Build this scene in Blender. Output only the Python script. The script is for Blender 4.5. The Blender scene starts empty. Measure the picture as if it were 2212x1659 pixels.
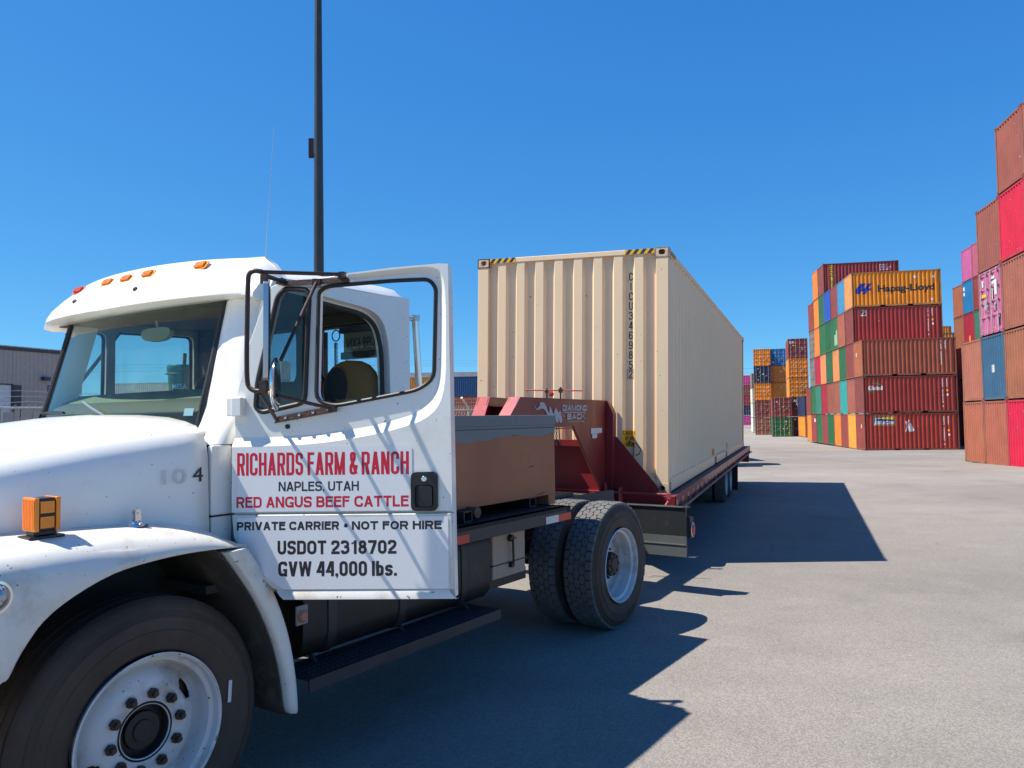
import bpy, bmesh, math, random
from mathutils import Vector, Matrix
from mathutils.geometry import tessellate_polygon
R = math.radians
sc = bpy.context.scene
COL = sc.collection
random.seed(7)

# ---------------------------------------------------------------- camera, sky, sun, exposure
EYE = Vector((0, 0, 1.66)); PITCH = R(2.6); ROLL = .014
fw = Vector((0, math.cos(PITCH), math.sin(PITCH))); up0 = Vector((0, -math.sin(PITCH), math.cos(PITCH)))
rt = Vector((1, 0, 0)) * math.cos(ROLL) - up0 * math.sin(ROLL); up = up0 * math.cos(ROLL) + Vector((1, 0, 0)) * math.sin(ROLL)
cd = bpy.data.cameras.new('camera'); cam = bpy.data.objects.new('camera', cd); COL.objects.link(cam)
cd.sensor_width = 36; cd.lens = 36 * 1661 / 2212.; cd.clip_start = .05; cd.clip_end = 6000
m = Matrix((rt, up, -fw)).transposed().to_4x4(); m.translation = EYE
cam.matrix_world = m
sc.camera = cam
SUN_EL, SUN_AZ = R(56.4), R(1.0)         # light travels towards +X, a little towards +Y
ldir = Vector((math.cos(SUN_EL) * math.cos(SUN_AZ), math.cos(SUN_EL) * math.sin(SUN_AZ), -math.sin(SUN_EL)))
w = bpy.data.worlds.new('World'); sc.world = w; w.use_nodes = True
nt = w.node_tree; bg = nt.nodes['Background']
sky = nt.nodes.new('ShaderNodeTexSky'); sky.sky_type = 'NISHITA'; sky.sun_disc = False
sky.sun_elevation = SUN_EL
sky.sun_rotation = math.atan2(-ldir.x, -ldir.y)
sky.altitude = 1300; sky.air_density = .7; sky.dust_density = 0; sky.ozone_density = 6
BGS = .105
sep = nt.nodes.new('ShaderNodeSeparateColor'); com = nt.nodes.new('ShaderNodeCombineColor'); nt.links.new(sky.outputs[0], sep.inputs[0])
for i, (gam, gain) in enumerate(((1.0, .70), (.66, .95), (.36, 1.09))):      # deep clear blue of a dry, high place
    a_ = nt.nodes.new('ShaderNodeMath'); a_.operation = 'MULTIPLY'; a_.inputs[1].default_value = BGS; nt.links.new(sep.outputs[i], a_.inputs[0])
    p_ = nt.nodes.new('ShaderNodeMath'); p_.operation = 'POWER'; p_.inputs[1].default_value = gam; nt.links.new(a_.outputs[0], p_.inputs[0])
    q_ = nt.nodes.new('ShaderNodeMath'); q_.operation = 'MULTIPLY'; q_.inputs[1].default_value = gain / BGS / 1.741; nt.links.new(p_.outputs[0], q_.inputs[0])
    nt.links.new(q_.outputs[0], com.inputs[i])
nt.links.new(com.outputs[0], bg.inputs[0]); bg.inputs[1].default_value = BGS
sd = bpy.data.lights.new('sun', 'SUN'); so = bpy.data.objects.new('sun', sd); COL.objects.link(so)
sd.energy = 5.0; sd.angle = R(.53); sd.color = (1, .94, .84)
so.rotation_euler = ldir.to_track_quat('-Z', 'Y').to_euler(); so.location = (-20, 0, 30)
sc.view_settings.view_transform = 'Standard'; sc.view_settings.look = 'None'
sc.view_settings.exposure = 0.8; sc.view_settings.gamma = 1
sc.cycles.max_bounces = 8; sc.cycles.transparent_max_bounces = 16

# ---------------------------------------------------------------- materials
MC = {}
def _n(t, typ, **kw):
    n = t.nodes.new(typ)
    for k, v in kw.items(): setattr(n, k, v)
    return n
def mat(name, col, rough=.5, metal=0., dirt=.0, dirtcol=(.12, .09, .06), dscale=3., bump=0., bscale=60., var=.06, vscale=2.5, objcol=False, spec=.5, streak=0., coat=0., emit=0., chips=0., chipcol=(.10, .08, .07), cscale=38.):
    """painted / metal / rubber surface: colour with large soft variation, patchy dirt, vertical streaks and fine bump"""
    if name in MC: return MC[name]
    M = bpy.data.materials.new(name); M.use_nodes = True; t = M.node_tree; b = t.nodes['Principled BSDF']
    L = t.links.new
    tc = _n(t, 'ShaderNodeTexCoord'); oi = _n(t, 'ShaderNodeObjectInfo')
    add = _n(t, 'ShaderNodeVectorMath', operation='ADD'); mul = _n(t, 'ShaderNodeVectorMath', operation='SCALE')
    cmb = _n(t, 'ShaderNodeCombineXYZ'); L(oi.outputs['Random'], cmb.inputs[0]); L(oi.outputs['Random'], cmb.inputs[1]); L(oi.outputs['Random'], cmb.inputs[2])
    L(cmb.outputs[0], mul.inputs[0]); mul.inputs['Scale'].default_value = 37.; L(tc.outputs['Object'], add.inputs[0]); L(mul.outputs[0], add.inputs[1])
    if objcol: base = oi.outputs['Color']
    else:
        rgb = _n(t, 'ShaderNodeRGB'); rgb.outputs[0].default_value = (*col, 1); base = rgb.outputs[0]
    nz = _n(t, 'ShaderNodeTexNoise'); nz.inputs['Scale'].default_value = vscale; nz.inputs['Detail'].default_value = 5; L(add.outputs[0], nz.inputs['Vector'])
    mr = _n(t, 'ShaderNodeMapRange'); mr.inputs[1].default_value = .3; mr.inputs[2].default_value = .7; mr.inputs[3].default_value = 1 - var; mr.inputs[4].default_value = 1 + var * .6
    L(nz.outputs[0], mr.inputs[0])
    hv = _n(t, 'ShaderNodeVectorMath', operation='SCALE'); L(base, hv.inputs[0]); L(mr.outputs[0], hv.inputs['Scale'])
    cur = hv.outputs[0]
    if dirt > 0:
        n2 = _n(t, 'ShaderNodeTexNoise'); n2.inputs['Scale'].default_value = dscale; n2.inputs['Detail'].default_value = 9; n2.inputs['Roughness'].default_value = .68
        mp = _n(t, 'ShaderNodeMapping'); mp.inputs['Location'].default_value = (3.1, 7.7, 1.3); L(add.outputs[0], mp.inputs[0]); L(mp.outputs[0], n2.inputs['Vector'])
        r2 = _n(t, 'ShaderNodeMapRange'); r2.inputs[1].default_value = .62 - .22 * dirt; r2.inputs[2].default_value = .82 - .12 * dirt; r2.inputs[4].default_value = min(1, .35 + dirt); L(n2.outputs[0], r2.inputs[0])
        mx = _n(t, 'ShaderNodeMixRGB'); L(r2.outputs[0], mx.inputs[0]); L(cur, mx.inputs[1]); mx.inputs[2].default_value = (*dirtcol, 1); cur = mx.outputs[0]
    if streak > 0:
        n3 = _n(t, 'ShaderNodeTexNoise'); n3.inputs['Scale'].default_value = 1.; n3.inputs['Detail'].default_value = 6
        mp = _n(t, 'ShaderNodeMapping'); mp.inputs['Scale'].default_value = (11, 11, .7); L(add.outputs[0], mp.inputs[0]); L(mp.outputs[0], n3.inputs['Vector'])
        r3 = _n(t, 'ShaderNodeMapRange'); r3.inputs[1].default_value = .55; r3.inputs[2].default_value = .8; r3.inputs[4].default_value = streak; L(n3.outputs[0], r3.inputs[0])
        mx = _n(t, 'ShaderNodeMixRGB'); L(r3.outputs[0], mx.inputs[0]); L(cur, mx.inputs[1]); mx.inputs[2].default_value = (*dirtcol, 1); cur = mx.outputs[0]
    if chips > 0:      # small stone chips, bug marks and scratches
        n6 = _n(t, 'ShaderNodeTexNoise'); n6.inputs['Scale'].default_value = cscale; n6.inputs['Detail'].default_value = 2; n6.inputs['Roughness'].default_value = .4; L(add.outputs[0], n6.inputs['Vector'])
        r6 = _n(t, 'ShaderNodeMapRange'); r6.inputs[1].default_value = .79 - .07 * chips; r6.inputs[2].default_value = .80 - .07 * chips; L(n6.outputs[0], r6.inputs[0])
        mx = _n(t, 'ShaderNodeMixRGB'); L(r6.outputs[0], mx.inputs[0]); L(cur, mx.inputs[1]); mx.inputs[2].default_value = (*chipcol, 1); cur = mx.outputs[0]
    L(cur, b.inputs['Base Color'])
    b.inputs['Roughness'].default_value = rough; b.inputs['Metallic'].default_value = metal
    b.inputs['Specular IOR Level'].default_value = spec; b.inputs['Coat Weight'].default_value = coat; b.inputs['Coat Roughness'].default_value = .08
    if emit: b.inputs['Emission Strength'].default_value = emit; b.inputs['Emission Color'].default_value = (*col, 1)
    if bump > 0:
        n4 = _n(t, 'ShaderNodeTexNoise'); n4.inputs['Scale'].default_value = bscale; n4.inputs['Detail'].default_value = 4; L(add.outputs[0], n4.inputs['Vector'])
        bp = _n(t, 'ShaderNodeBump'); bp.inputs['Strength'].default_value = bump; bp.inputs['Distance'].default_value = .01; L(n4.outputs[0], bp.inputs['Height']); L(bp.outputs[0], b.inputs['Normal'])
    MC[name] = M; return M
def glassmat(name, tint, ref=.09):
    M = bpy.data.materials.new(name); M.use_nodes = True; t = M.node_tree; t.nodes.clear(); L = t.links.new
    o = _n(t, 'ShaderNodeOutputMaterial'); tr = _n(t, 'ShaderNodeBsdfTransparent'); gl = _n(t, 'ShaderNodeBsdfGlossy'); gl.inputs['Roughness'].default_value = .02
    lw = _n(t, 'ShaderNodeLayerWeight'); lw.inputs[0].default_value = .5; pw = _n(t, 'ShaderNodeMath', operation='POWER'); pw.inputs[1].default_value = 4.6; L(lw.outputs['Facing'], pw.inputs[0]); fr = _n(t, 'ShaderNodeMath', operation='MULTIPLY_ADD'); fr.inputs[1].default_value = .9; fr.inputs[2].default_value = ref * .5; L(pw.outputs[0], fr.inputs[0]); mx = _n(t, 'ShaderNodeMixShader'); mx2 = _n(t, 'ShaderNodeMixShader'); df = _n(t, 'ShaderNodeBsdfDiffuse')
    df.inputs[0].default_value = (.45, .45, .4, 1)
    tc = _n(t, 'ShaderNodeTexCoord'); nz = _n(t, 'ShaderNodeTexNoise'); nz.inputs['Scale'].default_value = 45; nz.inputs['Detail'].default_value = 6; L(tc.outputs['Object'], nz.inputs['Vector'])
    mp = _n(t, 'ShaderNodeMapping'); mp.inputs['Scale'].default_value = (9, 9, 3); n5 = _n(t, 'ShaderNodeTexNoise'); n5.inputs['Scale'].default_value = 1; n5.inputs['Detail'].default_value = 5
    L(tc.outputs['Object'], mp.inputs[0]); L(mp.outputs[0], n5.inputs['Vector'])
    r = _n(t, 'ShaderNodeMapRange'); r.inputs[1].default_value = .68; r.inputs[2].default_value = .8; r.inputs[3].default_value = 0; r.inputs[4].default_value = .3; L(nz.outputs[0], r.inputs[0])
    r5 = _n(t, 'ShaderNodeMapRange'); r5.inputs[1].default_value = .4; r5.inputs[2].default_value = .8; r5.inputs[3].default_value = .004; r5.inputs[4].default_value = .035; L(n5.outputs[0], r5.inputs[0])
    ad = _n(t, 'ShaderNodeMath', operation='MAXIMUM'); L(r.outputs[0], ad.inputs[0]); L(r5.outputs[0], ad.inputs[1])
    tr.inputs[0].default_value = (*tint, 1); L(fr.outputs[0], mx.inputs[0]); L(tr.outputs[0], mx.inputs[1]); L(gl.outputs[0], mx.inputs[2])
    L(ad.outputs[0], mx2.inputs[0]); L(mx.outputs[0], mx2.inputs[1]); L(df.outputs[0], mx2.inputs[2]); L(mx2.outputs[0], o.inputs[0]); return M

WHITE = mat('white_truck_paint', (.80, .785, .725), .32, var=.035, dirt=.12, dirtcol=(.5, .44, .36), dscale=2.2, coat=.5, bump=.02, bscale=6, chips=.6, cscale=75.)
WHITE_LOW = mat('grimy_white_paint', (.72, .695, .63), .42, var=.08, dirt=.52, dirtcol=(.40, .32, .23), dscale=4, coat=.15, streak=.12, chips=.95, cscale=62., chipcol=(.20, .13, .09), bump=.03, bscale=5)
SIGNW = mat('white_vinyl', (.79, .785, .77), .3, var=.02, dirt=.06, dirtcol=(.6, .58, .55), coat=.2)
RED_L = mat('red_vinyl', (.60, .008, .035), .35, var=.03)
BLACK_L = mat('black_vinyl', (.02, .018, .022), .35, var=.03)
FADED = mat('faded_vinyl', (.60, .59, .565), .4, var=.1, dirt=.2, dirtcol=(.7, .69, .66), dscale=30)
BLACKP = mat('black_plastic', (.012, .012, .014), .35, var=.1)
BLACKM = mat('black_painted_steel', (.022, .023, .026), .5, var=.15, dirt=.35, dirtcol=(.07, .06, .055), dscale=6, bump=.1)
BEAMM = mat('worn_black_bumper_steel', (.018, .02, .022), .42, var=.2, dirt=.25, dirtcol=(.10, .09, .07), dscale=14, bump=.2, bscale=90)
CHECKM = mat('dusty_galvanised_flap', (.075, .082, .08), .6, var=.2, dirt=.5, dirtcol=(.06, .055, .05), dscale=25, bump=.3, bscale=120)
BROWNM = mat('rusty_brown_tube', (.055, .032, .026), .42, metal=.3, var=.3, dirt=.4, dirtcol=(.12, .06, .035), dscale=20, bump=.15)
RUST = mat('rusty_bracket_steel', (.10, .06, .05), .6, metal=.2, var=.3, dirt=.6, dirtcol=(.17, .07, .035), dscale=18, bump=.3)
RUBBER = mat('rubber_gasket', (.018, .017, .018), .55, var=.1)
TYRE = mat('dusty_tyre_rubber', (.058, .039, .027), .78, var=.3, dirt=.6, dirtcol=(.085, .062, .045), dscale=4, bump=.25, bscale=70)
TREAD = mat('worn_tread_rubber', (.11, .107, .103), .85, var=.25, dirt=.4, dirtcol=(.20, .19, .175), dscale=12, bump=.3, bscale=90)
RIMW = mat('white_rim_paint', (.62, .61, .60), .4, var=.12, dirt=.58, dirtcol=(.30, .21, .15), dscale=6, coat=.2, chips=.9, chipcol=(.2, .11, .07))
HUBM = mat('greasy_hub_steel', (.028, .024, .022), .5, metal=.4, var=.3, dirt=.4, dirtcol=(.07, .05, .035), dscale=25)
NUTM = mat('rusty_nut_steel', (.055, .042, .038), .5, metal=.5, var=.3, dirt=.5, dirtcol=(.12, .07, .04), dscale=40)
CHROME = mat('polished_chrome', (.75, .75, .76), .12, metal=1., var=.05, dirt=.1, dirtcol=(.4, .38, .35), dscale=20)
ALUM = mat('brushed_aluminium', (.55, .55, .56), .33, metal=.9, var=.1)
INT_D = mat('dark_cab_lining', (.055, .055, .05), .85, var=.2, bump=.1)
INT_G = mat('grey_green_cab_trim', (.30, .33, .27), .8, var=.12, bump=.15, bscale=160)
SEATM = mat('tan_seat_fabric', (.42, .22, .08), .9, var=.15, bump=.3, bscale=200)
SEATD = mat('dark_seat_patch', (.05, .05, .055), .9, var=.15, bump=.2, bscale=150)
AMBER = mat('amber_lens', (.90, .25, .006), .2, var=.1, coat=.6, bump=.25, bscale=150)
REDLENS = mat('red_lens', (.55, .012, .01), .18, var=.1, coat=.6)
CLEARL = mat('clear_lamp_lens', (.42, .42, .42), .1, metal=.6, var=.3, coat=1.)
TANKM = mat('dirty_black_tank', (.010, .009, .008), .5, var=.3, dirt=.5, dirtcol=(.055, .045, .036), dscale=4)
STEPM = mat('worn_step_plate', (.03, .034, .042), .5, metal=.3, var=.2, dirt=.35, dirtcol=(.08, .065, .05), dscale=9)
LINER = mat('muddy_wheel_liner', (.030, .025, .019), .9, var=.3, dirt=.6, dirtcol=(.10, .078, .055), dscale=5, bump=.3)
CABINET = mat('dusty_beige_cabinet', (.40, .28, .20), .65, var=.1, dirt=.35, dirtcol=(.20, .14, .11), dscale=7, streak=.15)
TREDM = mat('trailer_red_paint', (.205, .012, .014), .42, var=.1, dirt=.22, dirtcol=(.12, .02, .02), dscale=5, coat=.15)
TREDL = mat('sunlit_red_paint', (.38, .05, .06), .55, var=.15, dirt=.3, dirtcol=(.55, .2, .2), dscale=14)  # paler copy of the trailer red, sunlight put into the colour
TDECK = mat('trailer_deck_plate', (.11, .03, .035), .6, var=.25, dirt=.4, dirtcol=(.07, .05, .05), dscale=8, bump=.2)
TAPER = mat('red_reflector_tape', (.62, .03, .02), .3, var=.1)
TAPEW = mat('white_reflector_tape', (.62, .60, .57), .35, var=.15)
DECAL = mat('worn_silver_decal', (.48, .45, .45), .5, var=.1, dirt=.35, dirtcol=(.27, .03, .035), dscale=60)
PAPER = mat('faded_sticker', (.62, .62, .60), .5, var=.1)
BEIGE = mat('beige_container_paint', (.82, .60, .375), .45, var=.025, dirt=.06, dirtcol=(.45, .36, .25), dscale=5, coat=.05, streak=.06, chips=.35, chipcol=(.30, .22, .15), cscale=22.)
BEIGEW = mat('scraped_beige_casting', (.70, .54, .36), .55, var=.1, dirt=.75, dirtcol=(.36, .19, .14), dscale=16)
CONT = mat('weathered_container_paint', (1, 1, 1), .55, objcol=True, var=.14, vscale=1.2, dirt=.22, dirtcol=(.13, .07, .05), dscale=2.6, streak=.3, spec=.35, chips=.6, chipcol=(.35, .28, .25), cscale=9.)
CONT_F = mat('weathered_container_frame', (1, 1, 1), .6, objcol=True, var=.2, vscale=2, dirt=.5, dirtcol=(.14, .085, .06), dscale=4, streak=.25, spec=.3)
CASTM = mat('container_casting_steel', (.12, .06, .045), .65, var=.3, dirt=.5, dirtcol=(.05, .04, .035), dscale=10)
BARM = mat('galvanised_lock_bar', (.42, .39, .38), .5, metal=.35, var=.2, dirt=.3, dirtcol=(.25, .13, .09), dscale=8)
SEALM = mat('black_door_seal', (.02, .02, .022), .7)
YEL = mat('yellow_marking', (.80, .42, .012), .5, var=.06, dirt=.15, dirtcol=(.5, .25, .02), dscale=12)
ORGM = mat('orange_marking', (.78, .25, .008), .5, var=.06)
BLK = mat('black_marking', (.022, .022, .026), .5, var=.1)
WHM = mat('white_marking', (.68, .66, .64), .5, var=.1, dirt=.25, dirtcol=(.3, .15, .12), dscale=14)
NAVYM = mat('navy_marking', (.015, .035, .16), .5, var=.05)
HLB = mat('blue_logo_paint', (.012, .035, .30), .5, var=.08)
GRNM = mat('green_marking', (.03, .28, .04), .5, var=.05)
BOXB = mat('brown_primer_box', (.37, .125, .05), .6, var=.12, dirt=.25, dirtcol=(.17, .09, .06), dscale=5, streak=.1, bump=.05)
BOXG = mat('grey_box_paint', (.19, .19, .185), .6, var=.1, dirt=.2, dirtcol=(.22, .21, .2), dscale=9)
BOXL = mat('blue_grey_lid_paint', (.14, .145, .15), .45, var=.08, dirt=.12, dirtcol=(.3, .28, .26), dscale=7)
POLEM = mat('dark_pole_paint', (.045, .05, .052), .38, metal=.2, var=.2, dirt=.2, dirtcol=(.1, .09, .08))
GALV = mat('galvanised_fence_steel', (.46, .45, .42), .5, metal=.4, var=.2)
RUSTW = mat('rusty_fence_arm', (.09, .065, .055), .7, var=.3)
SLATM = mat('grey_fence_slats', (.33, .32, .30), .7, var=.15)
BLDG = mat('taupe_metal_siding', (.40, .335, .29), .6, var=.06, streak=.1, dirtcol=(.13, .11, .1))
ROLLD = mat('white_roller_door', (.66, .65, .64), .6, var=.08)
TRIMM = mat('dark_building_trim', (.05, .055, .07), .6)
GREENB = mat('green_bucket_plastic', (.005, .11, .10), .4, var=.1)
TEALT = mat('pale_bucket_print', (.25, .45, .5), .5)
WSG = glassmat('tinted_windshield_glass', (.74, .88, .78)); SIDEG = glassmat('tinted_side_glass', (.55, .62, .63)); CLG = glassmat('rear_window_glass', (.88, .93, .95))

# ---------------------------------------------------------------- mesh helpers
def frame(o, x, y, z): 
    M = Matrix((Vector(x), Vector(y), Vector(z))).transposed().to_4x4(); M.translation = Vector(o); return M
class MB:
    def __init__(s): s.v = []; s.f = []
    def add(s, vs, fs):
        o = len(s.v); s.v += [tuple(v) for v in vs]; s.f += [tuple(o + i for i in f) for f in fs]; return s
    def box(s, x0, x1, y0, y1, z0, z1, M=None):
        vs = [Vector((x, y, z)) for z in (z0, z1) for y in (y0, y1) for x in (x0, x1)]
        if M: vs = [M @ v for v in vs]
        return s.add(vs, [(0, 2, 3, 1), (4, 5, 7, 6), (0, 1, 5, 4), (2, 6, 7, 3), (0, 4, 6, 2), (1, 3, 7, 5)])
    def ring(s, rings, close=False, caps=True):
        n = len(rings[0]); vs = [p for r in rings for p in r]; fs = []
        for i in range(len(rings) - 1 + (1 if close else 0)):
            a, b = i * n, ((i + 1) % len(rings)) * n
            fs += [(a + k, a + (k + 1) % n, b + (k + 1) % n, b + k) for k in range(n)]
        if caps and not close: fs += [tuple(range(n - 1, -1, -1)), tuple(len(vs) - n + k for k in range(n))]
        return s.add(vs, fs)
    def tube(s, pts, r, n=10, close=False):
        pts = [Vector(p) for p in pts]; rings = []; N = len(pts); ref = None
        for i, p in enumerate(pts):
            if close: d = pts[(i + 1) % N] - pts[i - 1]
            else: d = pts[min(i + 1, N - 1)] - pts[max(i - 1, 0)]
            d.normalize()
            if ref is None:
                ref = d.orthogonal().normalized()
            ref = (ref - d * ref.dot(d)).normalized(); b = d.cross(ref)
            rr = r[i] if isinstance(r, (list, tuple)) else r
            rings.append([p + (ref * math.cos(2 * math.pi * k / n) + b * math.sin(2 * math.pi * k / n)) * rr for k in range(n)])
        return s.ring(rings, close)
    def cyl(s, a, b, r, n=20, r2=None): return s.tube([a, b], [r, r if r2 is None else r2], n)
    def lathe(s, prof, M, n=48, a0=0, a1=2 * math.pi, closed=True):
        """prof: (radius, axial); axis = M's local y"""
        full = abs(a1 - a0 - 2 * math.pi) < 1e-6; rings = []
        for k in range(n if full else n + 1):
            a = a0 + (a1 - a0) * k / n
            rings.append([M @ Vector((r * math.cos(a), t, r * math.sin(a))) for r, t in prof])
        m_ = len(prof); vs = [p for q in rings for p in q]; fs = []
        for i in range(n):
            A, B = i * m_, ((i + 1) % len(rings)) * m_
            for k in range(m_ if closed else m_ - 1):
                fs.append((A + k, A + (k + 1) % m_, B + (k + 1) % m_, B + k))
        return s.add(vs, fs)
    def plate(s, outer, holes, M, t):
        """outer/holes: 2D polygons (u, v) placed in M's xy-plane; thickness t along M's z"""
        polys = [[Vector((p[0], p[1], 0)) for p in outer]] + [[Vector((p[0], p[1], 0)) for p in h] for h in holes]
        flat = [p for q in polys for p in q]; tris = tessellate_polygon(polys); o = len(flat)
        vs = [M @ p for p in flat] + [M @ (p + Vector((0, 0, t))) for p in flat]
        def area(i, j, k): a, b, c = flat[i], flat[j], flat[k]; return (b - a).cross(c - a).z
        fs = []
        for a, b, c in tris:
            if area(a, b, c) < 0: b, c = c, b
            fs.append((a, c, b)); fs.append((o + a, o + b, o + c))
        i0 = 0
        for q in polys:
            n = len(q)
            fs += [(i0 + k, i0 + (k + 1) % n, o + i0 + (k + 1) % n, o + i0 + k) for k in range(n)]; i0 += n
        return s.add(vs, fs)
    def grid(s, rows, closeu=False):
        n = len(rows[0]); vs = [p for r in rows for p in r]; fs = []
        for i in range(len(rows) - 1):
            for k in range(n - 1 + (1 if closeu else 0)):
                fs.append((i * n + k, i * n + (k + 1) % n, (i + 1) * n + (k + 1) % n, (i + 1) * n + k))
        return s.add(vs, fs)
    def mesh(s, name, mats, smooth=35, recalc=True):
        me = bpy.data.meshes.new(name); me.from_pydata([tuple(v) for v in s.v], [], s.f)
        if recalc:
            bm = bmesh.new(); bm.from_mesh(me); bmesh.ops.recalc_face_normals(bm, faces=bm.faces); bm.to_mesh(me); bm.free()
        me.materials.append(mats)
        if smooth:
            me.polygons.foreach_set('use_smooth', [True] * len(me.polygons)); me.set_sharp_from_angle(angle=R(smooth))
        return me
    def build(s, name, m_, parent=None, smooth=35, bevel=0, seg=2, solid=0, label=None, sub=0, M=None):
        o = bpy.data.objects.new(name, s.mesh(name, m_, smooth)); COL.objects.link(o)
        if parent: o.parent = parent
        if M is not None: o.matrix_local = M
        if solid:
            md = o.modifiers.new('s', 'SOLIDIFY'); md.thickness = solid; md.offset = -1
        if bevel:
            md = o.modifiers.new('b', 'BEVEL'); md.width = bevel; md.segments = seg; md.limit_method = 'ANGLE'; md.angle_limit = R(40); md.harden_normals = True
        if sub:
            md = o.modifiers.new('u', 'SUBSURF'); md.levels = md.render_levels = sub
        if label: o['label'] = label
        return o
def pobj(name, me, parent, M=None, color=None, label=None):
    o = bpy.data.objects.new(name, me); COL.objects.link(o); o.parent = parent
    if M is not None: o.matrix_local = M
    if color: o.color = color
    if label: o['label'] = label
    return o
def thing(name, label, cat, M=None, group=None):
    o = bpy.data.objects.new(name, None); COL.objects.link(o); o.empty_display_size = .2
    if M is not None: o.matrix_world = M
    o['label'] = label; o['category'] = cat
    if group: o['group'] = group
    return o
def tag(o, label, cat, group=None):
    o['label'] = label; o['category'] = cat
    if group: o['group'] = group
    return o
_tc = {}
def text_mb(s, width, height, off=.0, spacing=1.0, shear=0., italic=False):
    """lettering built from the built-in font, scaled to an exact box (lower left at 0,0) -> (verts, faces)"""
    key = (s, off, spacing, shear)
    if key not in _tc:
        c = bpy.data.curves.new('t', 'FONT'); c.body = s; c.size = 1; c.offset = off; c.space_character = spacing; c.shear = shear; c.fill_mode = 'FRONT'; c.resolution_u = 3
        o = bpy.data.objects.new('t', c); COL.objects.link(o); bpy.context.view_layer.update()
        me = bpy.data.meshes.new_from_object(o.evaluated_get(bpy.context.evaluated_depsgraph_get()))
        vs = [v.co.copy() for v in me.vertices]; fs = [tuple(p.vertices) for p in me.polygons]
        bpy.data.objects.remove(o); bpy.data.curves.remove(c); bpy.data.meshes.remove(me)
        x0 = min(v.x for v in vs); x1 = max(v.x for v in vs); y0 = min(v.y for v in vs); y1 = max(v.y for v in vs)
        _tc[key] = ([((v.x - x0) / (x1 - x0), (v.y - y0) / (y1 - y0)) for v in vs], fs)
    vs, fs = _tc[key]
    return [(a * width, b * height) for a, b in vs], fs
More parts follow.
